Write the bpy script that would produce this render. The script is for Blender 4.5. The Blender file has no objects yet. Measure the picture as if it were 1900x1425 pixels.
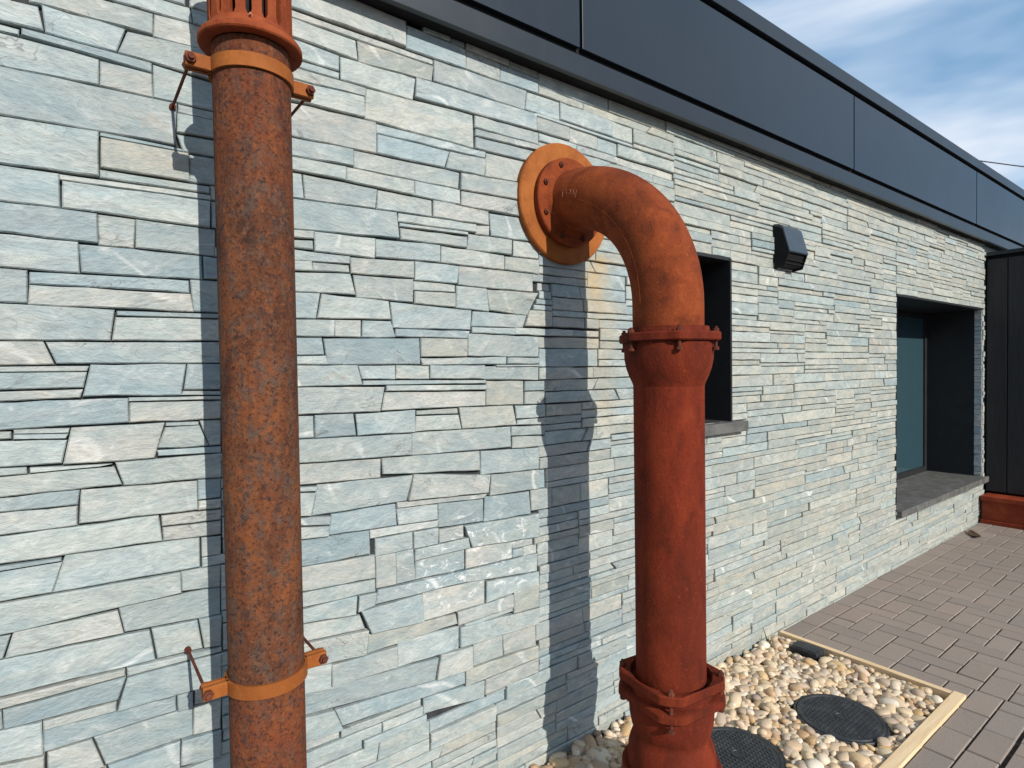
import bpy, bmesh, math, random
import numpy as np
from math import radians, sin, cos, tan, pi, atan2, hypot
from mathutils import Vector, Matrix

random.seed(7)
scene = bpy.context.scene
col = scene.collection

# ------------------------------------------------------------------ camera
FPX, IW, IH = 1080.0, 1900.0, 1425.0
YAW, PITCH, ROLL = radians(52.8), radians(1.4), radians(0.845)
CAM_H, CAM_D = 1.43, 1.61                       # height above paving, distance to the wall face
fw = np.array([cos(YAW) * cos(PITCH), sin(YAW) * cos(PITCH), -sin(PITCH)])
rt = np.array([sin(YAW), -cos(YAW), 0.0])
dn = np.cross(fw, rt)
if dn[2] > 0: dn = -dn
R2 = cos(ROLL) * rt + sin(ROLL) * dn
D2 = -sin(ROLL) * rt + cos(ROLL) * dn
CO = np.array([0.0, -CAM_D, CAM_H])
cam_d = bpy.data.cameras.new('camera')
cam = bpy.data.objects.new('camera', cam_d)
col.objects.link(cam)
cam_d.sensor_fit = 'HORIZONTAL'
cam_d.sensor_width = 36.0
cam_d.lens = FPX / IW * 36.0
cam_d.clip_start = 0.02
cam_d.clip_end = 2000.0
m = Matrix.Identity(4)
for i in range(3):
    m[i][0] = R2[i]; m[i][1] = -D2[i]; m[i][2] = -fw[i]; m[i][3] = CO[i]
cam.matrix_world = m
scene.camera = cam

def on_wall(px, py, y=0.0):
    r = R2 * ((px - IW / 2) / FPX) + D2 * ((py - IH / 2) / FPX) + fw
    t = (y + CAM_D) / r[1]
    p = CO + r * t
    return p[0], p[2]

def to_px(p):
    v = np.array(p) - CO
    w = v @ fw
    if w < 0.05: return None
    return IW / 2 + FPX * (v @ R2) / w, IH / 2 + FPX * (v @ D2) / w, w

# ------------------------------------------------------------------ sky, sun, exposure
SUN_EL, SUN_SIDE = radians(28.0), radians(1.5)
world = bpy.data.worlds.new('World')
scene.world = world
world.use_nodes = True
wn = world.node_tree
wn.nodes.clear()
wo = wn.nodes.new('ShaderNodeOutputWorld')
bg = wn.nodes.new('ShaderNodeBackground')
bg.inputs['Strength'].default_value = 0.085
sky = wn.nodes.new('ShaderNodeTexSky')
sky.sky_type = 'NISHITA'
sky.sun_disc = False
sky.sun_elevation = SUN_EL
sky.sun_rotation = radians(180) + SUN_SIDE
sky.air_density = 1.0
sky.dust_density = 0.2
sky.ozone_density = 2.5
tc = wn.nodes.new('ShaderNodeTexCoord')
mp = wn.nodes.new('ShaderNodeMapping')
mp.inputs['Scale'].default_value = (0.9, 1.2, 4.2)
mp.inputs['Rotation'].default_value = (radians(6), radians(-14), radians(30))
mp.inputs['Location'].default_value = (5.2, 0.9, 2.7)
n1 = wn.nodes.new('ShaderNodeTexNoise')
n1.inputs['Scale'].default_value = 1.6
n1.inputs['Detail'].default_value = 4.5
n1.inputs['Roughness'].default_value = 0.55
n1.inputs['Distortion'].default_value = 0.25
cr = wn.nodes.new('ShaderNodeValToRGB')          # how much cloud veil covers the clear sky
cr.color_ramp.elements[0].position = 0.40
cr.color_ramp.elements[0].color = (0.42, 0.42, 0.42, 1)
cr.color_ramp.elements[1].position = 0.66
cr.color_ramp.elements[1].color = (0.95, 0.95, 0.95, 1)
cc = wn.nodes.new('ShaderNodeValToRGB')          # thin veil is bluish, thick cloud white
cc.color_ramp.elements[0].position = 0.42
cc.color_ramp.elements[0].color = (0.33, 0.60, 0.92, 1)
cc.color_ramp.elements[1].position = 0.66
cc.color_ramp.elements[1].color = (0.80, 0.84, 0.92, 1)
cs = wn.nodes.new('ShaderNodeVectorMath')
cs.operation = 'SCALE'
cs.inputs['Scale'].default_value = 13.5
wn.links.new(cc.outputs['Color'], cs.inputs[0])
mx = wn.nodes.new('ShaderNodeMix')
mx.data_type = 'RGBA'
wn.links.new(cs.outputs[0], mx.inputs[7])
wn.links.new(n1.outputs['Fac'], cc.inputs['Fac'])
wn.links.new(tc.outputs['Generated'], mp.inputs['Vector'])
wn.links.new(mp.outputs['Vector'], n1.inputs['Vector'])
wn.links.new(n1.outputs['Fac'], cr.inputs['Fac'])
wn.links.new(cr.outputs['Color'], mx.inputs[0])
wn.links.new(sky.outputs['Color'], mx.inputs[6])
wn.links.new(mx.outputs[2], bg.inputs['Color'])
wn.links.new(bg.outputs['Background'], wo.inputs['Surface'])

sun_d = bpy.data.lights.new('sun', 'SUN')
sun_d.energy = 4.9
sun_d.angle = radians(0.5)
sun_d.color = (1.0, 0.945, 0.86)
sun = bpy.data.objects.new('sun', sun_d)
col.objects.link(sun)
sun.location = (-1, -20, 12)
ld = Vector((sin(SUN_SIDE) * cos(SUN_EL), cos(SUN_SIDE) * cos(SUN_EL), -sin(SUN_EL)))
sun.rotation_euler = ld.to_track_quat('-Z', 'Y').to_euler()

scene.cycles.max_bounces = 5
scene.cycles.diffuse_bounces = 3
scene.cycles.glossy_bounces = 3
scene.cycles.transmission_bounces = 2
vs = scene.view_settings
vs.view_transform = 'Standard'
vs.look = 'None'
vs.exposure = 0.0
vs.gamma = 1.0
vs.use_curve_mapping = False

# ------------------------------------------------------------------ material helpers
def new_mat(name):
    mt = bpy.data.materials.new(name)
    mt.use_nodes = True
    nt = mt.node_tree
    return mt, nt, nt.nodes['Principled BSDF']

def node(nt, typ, **kw):
    n = nt.nodes.new(typ)
    for k, v in kw.items():
        if k.startswith('i_'):
            key = k[2:].replace('_', ' ')
            n.inputs[key].default_value = v
        else:
            setattr(n, k, v)
    return n

def ramp(nt, stops, fac=None, interp='LINEAR'):
    r = nt.nodes.new('ShaderNodeValToRGB')
    r.color_ramp.interpolation = interp
    while len(r.color_ramp.elements) < len(stops):
        r.color_ramp.elements.new(0.5)
    for e, (p, c) in zip(r.color_ramp.elements, stops):
        e.position = p
        e.color = (c[0], c[1], c[2], 1) if hasattr(c, '__len__') else (c, c, c, 1)
    if fac is not None: nt.links.new(fac, r.inputs['Fac'])
    return r

def mixc(nt, fac, a, b, blend='MIX'):
    n = nt.nodes.new('ShaderNodeMix')
    n.data_type = 'RGBA'
    n.blend_type = blend
    for idx, v in ((0, fac), (6, a), (7, b)):
        if hasattr(v, 'is_linked') or isinstance(v, bpy.types.NodeSocket): nt.links.new(v, n.inputs[idx])
        elif idx == 0: n.inputs[0].default_value = v
        else: n.inputs[idx].default_value = (v[0], v[1], v[2], 1)
    return n.outputs[2]

def math_n(nt, op, a, b=None):
    n = nt.nodes.new('ShaderNodeMath')
    n.operation = op
    for i, v in enumerate((a, b)):
        if v is None: continue
        if isinstance(v, bpy.types.NodeSocket): nt.links.new(v, n.inputs[i])
        else: n.inputs[i].default_value = v
    return n.outputs[0]

def noise(nt, vec, scale, detail=4, rough=0.55, dist=0.0):
    n = node(nt, 'ShaderNodeTexNoise', i_Scale=scale, i_Detail=detail, i_Roughness=rough, i_Distortion=dist)
    if vec is not None: nt.links.new(vec, n.inputs['Vector'])
    return n.outputs['Fac']

def mapping(nt, vec, scale=(1, 1, 1), rot=(0, 0, 0)):
    n = node(nt, 'ShaderNodeMapping', i_Scale=scale, i_Rotation=rot)
    nt.links.new(vec, n.inputs['Vector'])
    return n.outputs['Vector']

def bump(nt, bsdf, height, strength=0.3, dist=0.01):
    b = node(nt, 'ShaderNodeBump', i_Strength=strength, i_Distance=dist)
    nt.links.new(height, b.inputs['Height'])
    nt.links.new(b.outputs['Normal'], bsdf.inputs['Normal'])

def obj_vec(nt):
    return node(nt, 'ShaderNodeTexCoord').outputs['Object']

# stone: every stone carries its own colour and texture offset in mesh attributes
def make_stone_mat():
    mt, nt, b = new_mat('slate_stone')
    at = node(nt, 'ShaderNodeAttribute', attribute_name='tint')
    of = node(nt, 'ShaderNodeAttribute', attribute_name='offset')
    add = node(nt, 'ShaderNodeVectorMath', operation='ADD')
    nt.links.new(obj_vec(nt), add.inputs[0])
    nt.links.new(of.outputs['Vector'], add.inputs[1])
    v = add.outputs[0]
    # long soft streaks, tilted a little differently in every stone
    vr = node(nt, 'ShaderNodeVectorRotate', rotation_type='Y_AXIS')
    nt.links.new(v, vr.inputs['Vector'])
    sep = node(nt, 'ShaderNodeSeparateXYZ')
    nt.links.new(of.outputs['Vector'], sep.inputs[0])
    ang = math_n(nt, 'MULTIPLY', math_n(nt, 'SINE', math_n(nt, 'MULTIPLY', sep.outputs[0], 37.0)), 0.22)
    nt.links.new(ang, vr.inputs['Angle'])
    vv = vr.outputs[0]
    s1 = noise(nt, mapping(nt, vv, (5, 8, 18)), 1.0, 4, 0.62, 0.5)
    s2 = noise(nt, mapping(nt, vv, (11, 10, 20)), 1.3, 3, 0.62, 0.4)
    fine = noise(nt, mapping(nt, vv, (60, 60, 190)), 1.0, 4, 0.65)
    blue = mixc(nt, 1.0, at.outputs['Color'], (0.86, 0.96, 1.00), 'MULTIPLY')
    warm = mixc(nt, 1.0, at.outputs['Color'], (1.09, 1.06, 1.03), 'MULTIPLY')
    c = mixc(nt, ramp(nt, [(0.34, 0.0), (0.66, 1.0)], s1).outputs['Color'], blue, warm)
    dark = mixc(nt, 1.0, c, (0.76, 0.83, 0.87), 'MULTIPLY')
    c = mixc(nt, ramp(nt, [(0.50, 0.0), (0.70, 0.75)], s2).outputs['Color'], c, dark)
    # pale quartz veins
    w = node(nt, 'ShaderNodeTexWave', wave_type='BANDS', bands_direction='DIAGONAL')
    w.inputs['Scale'].default_value = 1.6
    w.inputs['Distortion'].default_value = 9.0
    w.inputs['Detail'].default_value = 3.0
    nt.links.new(vv, w.inputs['Vector'])
    vein = math_n(nt, 'MULTIPLY', ramp(nt, [(0.988, 0.0), (0.999, 1.0)], w.outputs['Fac']).outputs['Color'],
                  ramp(nt, [(0.52, 0.0), (0.66, 0.5)], noise(nt, v, 3.0, 2)).outputs['Color'])
    c = mixc(nt, vein, c, (0.82, 0.81, 0.78))
    # rusty stains in a few stones
    st = ramp(nt, [(0.66, 0.0), (0.80, 0.5)], noise(nt, mapping(nt, v, (7, 7, 15)), 1.0, 5, 0.7)).outputs['Color']
    c = mixc(nt, st, c, (0.34, 0.25, 0.16))
    # cloudy dark patches, split-face grain and hairline cracks
    cl = noise(nt, mapping(nt, vv, (14, 14, 24)), 1.0, 5, 0.7, 0.6)
    c = mixc(nt, ramp(nt, [(0.30, 0.58), (0.52, 0.0)], cl).outputs['Color'], c, (0.19, 0.24, 0.265))
    c = mixc(nt, ramp(nt, [(0.56, 0.0), (0.74, 0.6)], cl).outputs['Color'], c, (0.58, 0.585, 0.565))
    ck = math_n(nt, 'ABSOLUTE', math_n(nt, 'SUBTRACT', noise(nt, mapping(nt, vv, (5, 5, 9)), 1.0, 4, 0.6, 0.8), 0.5))
    ckm = math_n(nt, 'MULTIPLY', ramp(nt, [(0.0, 1.0), (0.010, 0.0)], ck).outputs['Color'], ramp(nt, [(0.55, 0.0), (0.62, 0.65)], noise(nt, v, 4.0, 2)).outputs['Color'])
    c = mixc(nt, ckm, c, (0.09, 0.09, 0.085))
    c = mixc(nt, ramp(nt, [(0.30, 0.36), (0.55, 0.0)], fine).outputs['Color'], c, (0.17, 0.19, 0.20))
    # rust-water stain that has run down the wall from the big flange
    geo = node(nt, 'ShaderNodeNewGeometry')
    sp = node(nt, 'ShaderNodeSeparateXYZ')
    nt.links.new(geo.outputs['Position'], sp.inputs[0])
    wob = math_n(nt, 'MULTIPLY', math_n(nt, 'SUBTRACT', noise(nt, geo.outputs['Position'], 7.0, 4), 0.5), 0.16)
    dx = math_n(nt, 'ABSOLUTE', math_n(nt, 'SUBTRACT', math_n(nt, 'ADD', sp.outputs[0], wob), 1.66))
    mx_ = ramp(nt, [(0.02, 1.0), (0.12, 0.0)], dx).outputs['Color']
    mr = node(nt, 'ShaderNodeMapRange')
    nt.links.new(sp.outputs[2], mr.inputs['Value'])
    mr.inputs['From Min'].default_value = 0.95
    mr.inputs['From Max'].default_value = 1.95
    mz = ramp(nt, [(0.0, 0.0), (0.35, 0.35), (0.72, 0.55), (0.80, 1.0), (0.90, 1.0), (0.93, 0.0)], mr.outputs['Result']).outputs['Color']
    stn = math_n(nt, 'MULTIPLY', math_n(nt, 'MULTIPLY', mx_, mz), ramp(nt, [(0.35, 0.15), (0.62, 0.75)], noise(nt, mapping(nt, geo.outputs['Position'], (9, 9, 5)), 1.0, 5, 0.65)).outputs['Color'])
    c = mixc(nt, stn, c, (0.50, 0.34, 0.14))
    # white lime scuffs low on the wall between the pipes
    ex = math_n(nt, 'DIVIDE', math_n(nt, 'SUBTRACT', sp.outputs[0], 1.08), 0.38)
    ez = math_n(nt, 'DIVIDE', math_n(nt, 'SUBTRACT', sp.outputs[2], 0.80), 0.20)
    el_ = math_n(nt, 'ADD', math_n(nt, 'MULTIPLY', ex, ex), math_n(nt, 'MULTIPLY', ez, ez))
    sc_ = math_n(nt, 'MULTIPLY', ramp(nt, [(0.25, 1.0), (1.0, 0.0)], el_).outputs['Color'],
                 ramp(nt, [(0.56, 0.0), (0.66, 0.75)], noise(nt, mapping(nt, geo.outputs['Position'], (22, 22, 34)), 1.0, 4, 0.75, 0.6)).outputs['Color'])
    c = mixc(nt, sc_, c, (0.80, 0.79, 0.77))
    nt.links.new(c, b.inputs['Base Color'])
    b.inputs['Roughness'].default_value = 0.62
    b.inputs['Specular IOR Level'].default_value = 0.35
    h = math_n(nt, 'ADD', math_n(nt, 'MULTIPLY', fine, 0.35), math_n(nt, 'ADD', math_n(nt, 'MULTIPLY', s1, 1.0), math_n(nt, 'MULTIPLY', s2, 0.9)))
    h = math_n(nt, 'ADD', h, math_n(nt, 'MULTIPLY', cl, 1.2))
    bump(nt, b, h, 0.55, 0.009)
    return mt

def make_rust(name, cols, scale=14, streak=0.35, rough=0.85, bump_s=0.35, fleck=0.5, metallic=0.0):
    mt, nt, b = new_mat(name)
    v = obj_vec(nt)
    a = noise(nt, mapping(nt, v, (1, 1, 1 - streak)), scale, 8, 0.68, 0.35)
    c = ramp(nt, cols, a).outputs['Color']
    big = noise(nt, mapping(nt, v, (1, 1, 0.5)), scale * 0.28, 4, 0.6)
    c = mixc(nt, ramp(nt, [(0.35, 0.55), (0.6, 0.0)], big).outputs['Color'], c, cols[0][1])
    fn = noise(nt, v, scale * 9, 5, 0.75)
    c = mixc(nt, ramp(nt, [(0.56, 0.0), (0.72, fleck)], fn).outputs['Color'], c, tuple(x * 0.28 for x in cols[1][1]))
    fn2 = noise(nt, v, scale * 5.3, 5, 0.75)
    c = mixc(nt, ramp(nt, [(0.58, 0.0), (0.74, fleck * 0.9)], fn2).outputs['Color'], c, tuple(min(1, x * 1.5) for x in cols[-1][1]))
    nt.links.new(c, b.inputs['Base Color'])
    b.inputs['Roughness'].default_value = rough
    b.inputs['Specular IOR Level'].default_value = 0.15
    b.inputs['Metallic'].default_value = metallic
    bump(nt, b, math_n(nt, 'ADD', fn, math_n(nt, 'MULTIPLY', a, 1.5)), bump_s, 0.004)
    return mt

def make_heavy_rust(name):
    mt, nt, b = new_mat(name)
    v = obj_vec(nt)
    sp = node(nt, 'ShaderNodeSeparateXYZ')
    nt.links.new(v, sp.inputs[0])
    big = noise(nt, mapping(nt, v, (1, 1, 0.45)), 11, 5, 0.6, 0.3)
    c = ramp(nt, [(0.34, (0.050, 0.024, 0.017)), (0.48, (0.135, 0.048, 0.023)), (0.66, (0.23, 0.075, 0.028))], big).outputs['Color']
    # redder at the head and below the lower clamp
    zr = node(nt, 'ShaderNodeMapRange')
    nt.links.new(math_n(nt, 'ADD', sp.outputs[2], math_n(nt, 'MULTIPLY', noise(nt, v, 14, 4), 0.25)), zr.inputs['Value'])
    zr.inputs['From Min'].default_value = 0.0
    zr.inputs['From Max'].default_value = 2.3
    red = ramp(nt, [(0.34, 0.75), (0.40, 0.0), (0.80, 0.0), (0.92, 0.6)], zr.outputs['Result']).outputs['Color']
    c = mixc(nt, math_n(nt, 'MULTIPLY', red, 0.6), c, (0.21, 0.046, 0.019))
    g = noise(nt, mapping(nt, v, (1, 1, 0.7)), 36, 7, 0.75, 0.3)
    gm = math_n(nt, 'MULTIPLY', ramp(nt, [(0.48, 0.0), (0.60, 0.85)], g).outputs['Color'], math_n(nt, 'SUBTRACT', 1.0, math_n(nt, 'MULTIPLY', red, 0.7)))
    c = mixc(nt, gm, c, (0.098, 0.070, 0.055))
    o_ = noise(nt, v, 70, 6, 0.8)
    c = mixc(nt, ramp(nt, [(0.50, 0.0), (0.64, 0.7)], o_).outputs['Color'], c, (0.25, 0.088, 0.032))
    run = noise(nt, mapping(nt, v, (60, 60, 1.6)), 1.0, 4, 0.6)
    c = mixc(nt, ramp(nt, [(0.56, 0.0), (0.70, 0.45)], run).outputs['Color'], c, (0.10, 0.028, 0.016))
    d1 = noise(nt, v, 120, 6, 0.8)
    c = mixc(nt, ramp(nt, [(0.51, 0.0), (0.62, 0.9)], d1).outputs['Color'], c, (0.032, 0.016, 0.013))
    d2 = noise(nt, v, 48, 7, 0.8)
    c = mixc(nt, ramp(nt, [(0.53, 0.0), (0.65, 0.9)], d2).outputs['Color'], c, (0.045, 0.030, 0.028))
    l1 = noise(nt, v, 160, 5, 0.8)
    c = mixc(nt, ramp(nt, [(0.60, 0.0), (0.72, 0.55)], l1).outputs['Color'], c, (0.27, 0.19, 0.14))
    nt.links.new(c, b.inputs['Base Color'])
    b.inputs['Roughness'].default_value = 0.88
    b.inputs['Specular IOR Level'].default_value = 0.12
    bump(nt, b, math_n(nt, 'ADD', d1, math_n(nt, 'ADD', d2, math_n(nt, 'MULTIPLY', o_, 0.7))), 0.75, 0.004)
    return mt

def make_paint(name, c, rough=0.4, spec=0.5, var=0.12, nscale=6.0, bs=0.03):
    mt, nt, b = new_mat(name)
    v = obj_vec(nt)
    n = noise(nt, v, nscale, 5, 0.6)
    lo = tuple(x * (1 - var) for x in c)
    hi = tuple(x * (1 + var) for x in c)
    nt.links.new(ramp(nt, [(0.3, lo), (0.7, hi)], n).outputs['Color'], b.inputs['Base Color'])
    rr = ramp(nt, [(0.3, rough * 0.85), (0.7, min(1, rough * 1.15))], noise(nt, v, nscale * 2.3, 4))
    nt.links.new(rr.outputs['Color'], b.inputs['Roughness'])
    b.inputs['Specular IOR Level'].default_value = spec
    if bs: bump(nt, b, noise(nt, v, nscale * 20, 3), bs, 0.002)
    return mt

def make_wood(name, c1, c2, along='X', rough=0.75, sc=4.0):
    mt, nt, b = new_mat(name)
    s = {'X': (1.2, 22, 22), 'Y': (22, 1.2, 22), 'Z': (22, 22, 1.2)}[along]
    n = noise(nt, mapping(nt, obj_vec(nt), s), sc, 6, 0.6, 0.6)
    nt.links.new(ramp(nt, [(0.3, c1), (0.68, c2)], n).outputs['Color'], b.inputs['Base Color'])
    b.inputs['Roughness'].default_value = rough
    bump(nt, b, n, 0.3, 0.003)
    return mt

def make_glass(name, tint, rough=0.03):
    mt, nt, b = new_mat(name)
    b.inputs['Base Color'].default_value = (*tint, 1)
    b.inputs['Roughness'].default_value = rough
    b.inputs['Specular IOR Level'].default_value = 0.6
    bump(nt, b, noise(nt, obj_vec(nt), 2.0, 2), 0.02, 0.002)
    return mt

def make_paver_mat():
    mt, nt, b = new_mat('concrete_paver')
    at = node(nt, 'ShaderNodeAttribute', attribute_name='tint')
    geo = node(nt, 'ShaderNodeNewGeometry')
    v = geo.outputs['Position']
    g = noise(nt, v, 260, 4, 0.75)
    blot = noise(nt, v, 9, 5, 0.6)
    wide = noise(nt, v, 1.5, 3, 0.5)
    c = mixc(nt, ramp(nt, [(0.35, 0.0), (0.7, 0.5)], blot).outputs['Color'], at.outputs['Color'], (0.26, 0.215, 0.18))
    c = mixc(nt, ramp(nt, [(0.42, 0.3), (0.62, 0.0)], wide).outputs['Color'], c, (0.215, 0.178, 0.152))
    c = mixc(nt, ramp(nt, [(0.36, 0.55), (0.5, 0.0)], g).outputs['Color'], c, (0.10, 0.085, 0.075))
    c = mixc(nt, ramp(nt, [(0.6, 0.0), (0.75, 0.45)], g).outputs['Color'], c, (0.42, 0.38, 0.34))
    nt.links.new(c, b.inputs['Base Color'])
    b.inputs['Roughness'].default_value = 0.9
    bump(nt, b, g, 0.4, 0.002)
    return mt

def make_pebble_mat():
    mt, nt, b = new_mat('river_pebble')
    at = node(nt, 'ShaderNodeAttribute', attribute_name='tint')
    oi = node(nt, 'ShaderNodeObjectInfo')
    f = math_n(nt, 'FRACT', math_n(nt, 'ADD', at.outputs['Fac'], oi.outputs['Random']))
    c = ramp(nt, [(0.0, (0.56, 0.42, 0.25)), (0.12, (0.68, 0.57, 0.40)), (0.26, (0.44, 0.27, 0.14)), (0.38, (0.72, 0.63, 0.48)),
                  (0.48, (0.50, 0.35, 0.21)), (0.58, (0.76, 0.70, 0.58)), (0.68, (0.36, 0.28, 0.21)), (0.78, (0.62, 0.47, 0.33)),
                  (0.87, (0.24, 0.20, 0.17)), (0.93, (0.56, 0.36, 0.15)), (1.0, (0.64, 0.52, 0.35))], f).outputs['Color']
    v = obj_vec(nt)
    n = noise(nt, v, 35, 5, 0.65, 0.4)
    c = mixc(nt, ramp(nt, [(0.35, 0.45), (0.6, 0.0)], n).outputs['Color'], c, (0.36, 0.24, 0.15))
    fine = noise(nt, v, 300, 3, 0.7)
    c = mixc(nt, ramp(nt, [(0.3, 0.3), (0.5, 0.0)], fine).outputs['Color'], c, (0.25, 0.18, 0.13))
    nt.links.new(c, b.inputs['Base Color'])
    b.inputs['Roughness'].default_value = 0.6
    b.inputs['Specular IOR Level'].default_value = 0.4
    bump(nt, b, fine, 0.2, 0.002)
    return mt

def make_cover_mat():
    mt, nt, b = new_mat('black_polymer_cover')
    b.inputs['Base Color'].default_value = (0.018, 0.021, 0.025, 1)
    v = obj_vec(nt)
    r = ramp(nt, [(0.35, 0.42), (0.7, 0.7)], noise(nt, v, 30, 4))
    nt.links.new(r.outputs['Color'], b.inputs['Roughness'])
    dust = ramp(nt, [(0.45, (0.014, 0.017, 0.021)), (0.8, (0.05, 0.05, 0.05))], noise(nt, v, 22, 6, 0.7))
    nt.links.new(dust.outputs['Color'], b.inputs['Base Color'])
    bump(nt, b, noise(nt, v, 400, 2), 0.15, 0.001)
    return mt

def make_panel_mat(name, c, rough):
    mt, nt, b = new_mat(name)
    v = obj_vec(nt)
    n = noise(nt, v, 1.1, 4, 0.6)
    st = noise(nt, mapping(nt, v, (26, 26, 0.8)), 1.0, 4, 0.65)
    cc_ = ramp(nt, [(0.3, tuple(x * 0.85 for x in c)), (0.7, tuple(x * 1.2 for x in c))], n).outputs['Color']
    cc_ = mixc(nt, ramp(nt, [(0.58, 0.0), (0.78, 0.07)], st).outputs['Color'], cc_, (0.075, 0.080, 0.085))
    nt.links.new(cc_, b.inputs['Base Color'])
    rr_ = math_n(nt, 'ADD', rough * 0.75, math_n(nt, 'MULTIPLY', noise(nt, v, 3.0, 5, 0.65), rough * 0.55))
    nt.links.new(rr_, b.inputs['Roughness'])
    b.inputs['Specular IOR Level'].default_value = 0.55
    bump(nt, b, noise(nt, v, 1.7, 2), 0.05, 0.02)
    return mt

M = {}
M['stone'] = make_stone_mat()
M['mortar'] = make_paint('dark_joint_mortar', (0.04, 0.042, 0.044), 0.95, 0.1, 0.3, 30, 0.3)
M['reveal'] = make_paint('dark_reveal_paint', (0.012, 0.013, 0.015), 0.6, 0.4, 0.2, 8)
M['panel'] = make_panel_mat('anthracite_panel_paint', (0.010, 0.015, 0.022), 0.30)
M['trim'] = make_panel_mat('anthracite_trim_paint', (0.010, 0.014, 0.019), 0.36)
M['void'] = make_paint('black_backing', (0.008, 0.008, 0.009), 0.8, 0.2)
M['slate'] = make_paint('dark_slate_sill', (0.10, 0.098, 0.092), 0.7, 0.3, 0.35, 14, 0.25)
M['render'] = make_paint('pale_grey_render', (0.26, 0.29, 0.30), 0.9, 0.2, 0.1, 9, 0.1)
M['roofing'] = make_paint('grey_roof_membrane', (0.10, 0.10, 0.11), 0.9, 0.2)
M['glass'] = make_glass('dark_window_glass', (0.006, 0.007, 0.009))
M['glass_teal'] = make_glass('sky_teal_glass', (0.030, 0.062, 0.078), 0.10)  # teal of the dim sky reflection put into the glass colour
M['rust_mottled'] = make_heavy_rust('mottled_rust')
M['rust_red'] = make_rust('red_oxide_rust', [(0.30, (0.060, 0.012, 0.006)), (0.48, (0.150, 0.020, 0.007)), (0.70, (0.215, 0.034, 0.011))], 13, 0.6, 0.85, 0.6, 0.7)
M['rust_elbow'] = make_rust('orange_cast_rust', [(0.28, (0.090, 0.020, 0.008)), (0.5, (0.205, 0.042, 0.012)), (0.75, (0.275, 0.064, 0.017))], 15, 0.1, 0.85, 0.7, 0.75)
M['rust_band'] = make_rust('ochre_primer_rust', [(0.28, (0.20, 0.058, 0.014)), (0.5, (0.31, 0.098, 0.022)), (0.75, (0.36, 0.125, 0.030))], 14, 0.2, 0.7, 0.25, 0.35)
M['rust_cowl'] = make_rust('cowl_rust', [(0.28, (0.13, 0.026, 0.011)), (0.5, (0.24, 0.052, 0.017)), (0.75, (0.31, 0.08, 0.027))], 16, 0.3, 0.8, 0.4, 0.4)
M['rust_dark'] = make_rust('dark_bolt_rust', [(0.28, (0.06, 0.018, 0.012)), (0.5, (0.12, 0.035, 0.020)), (0.75, (0.20, 0.07, 0.035))], 40, 0.1, 0.8, 0.3, 0.4)
M['corten'] = make_rust('red_beam_rust', [(0.28, (0.12, 0.020, 0.010)), (0.5, (0.24, 0.040, 0.016)), (0.75, (0.34, 0.08, 0.03))], 6, 0.0, 0.6, 0.2, 0.3)
M['black_board'] = make_wood('black_stained_board', (0.006, 0.006, 0.007), (0.018, 0.018, 0.020), 'Z', 0.65)
M['timber'] = make_wood('pale_pine', (0.60, 0.42, 0.23), (0.74, 0.57, 0.36), 'X', 0.8)
M['paver'] = make_paver_mat()
M['sand'] = make_paint('joint_sand', (0.045, 0.038, 0.032), 0.95, 0.1, 0.3, 60, 0.3)
M['soil'] = make_paint('dark_soil', (0.05, 0.04, 0.03), 0.95, 0.1, 0.4, 30, 0.4)
M['pebble'] = make_pebble_mat()
M['cover'] = make_cover_mat()
M['vent'] = make_paint('vent_hood_paint', (0.030, 0.042, 0.056), 0.35, 0.5, 0.1, 8)
M['ground'] = make_paint('far_ground', (0.13, 0.12, 0.11), 0.95, 0.1, 0.3, 0.6, 0.2)
M['cable'] = make_paint('black_cable', (0.02, 0.02, 0.02), 0.6, 0.3)
M['leaf_dry'] = make_paint('dry_leaf', (0.07, 0.045, 0.028), 0.8, 0.2, 0.4, 60)
M['leaf_green'] = make_paint('weed_leaf', (0.05, 0.075, 0.03), 0.7, 0.3, 0.3, 60)
M['mark'] = make_rust('raised_cast_mark', [(0.28, (0.30, 0.09, 0.05)), (0.5, (0.40, 0.15, 0.09)), (0.75, (0.48, 0.22, 0.14))], 30, 0.1, 0.75, 0.3, 0.2)

# ------------------------------------------------------------------ object helpers
BASE = {}

def tag(o, label=None, cat=None, group=None, kind=None):
    if label: o['label'] = label
    if cat: o['category'] = cat
    if group: o['group'] = group
    if kind: o['kind'] = kind
    return o

def thing(name, loc, label, cat, group=None):
    o = bpy.data.objects.new(name, None)
    o.empty_display_size = 0.1
    o.location = loc
    col.objects.link(o)
    BASE[o.name] = Vector(loc)
    return tag(o, label, cat, group)

def add(name, vf, mat, parent=None, smooth=False, origin=None):
    """link one mesh; vertices are given in world metres"""
    verts, faces = vf
    b = BASE[parent.name] if parent is not None else Vector(origin or (0, 0, 0))
    me = bpy.data.meshes.new(name)
    me.from_pydata([(v[0] - b.x, v[1] - b.y, v[2] - b.z) for v in verts], [], faces)
    me.validate()
    bm = bmesh.new()
    bm.from_mesh(me)
    bmesh.ops.recalc_face_normals(bm, faces=bm.faces)
    bm.to_mesh(me)
    bm.free()
    if smooth:
        me.polygons.foreach_set('use_smooth', [True] * len(me.polygons))
        try: me.set_sharp_from_angle(angle=radians(38))
        except Exception: pass
    o = bpy.data.objects.new(name, me)
    me.materials.append(M[mat] if isinstance(mat, str) else mat)
    col.objects.link(o)
    if parent is not None:
        o.parent = parent
        BASE[o.name] = b
    else:
        o.location = b
        BASE[o.name] = b
    return o

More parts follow.
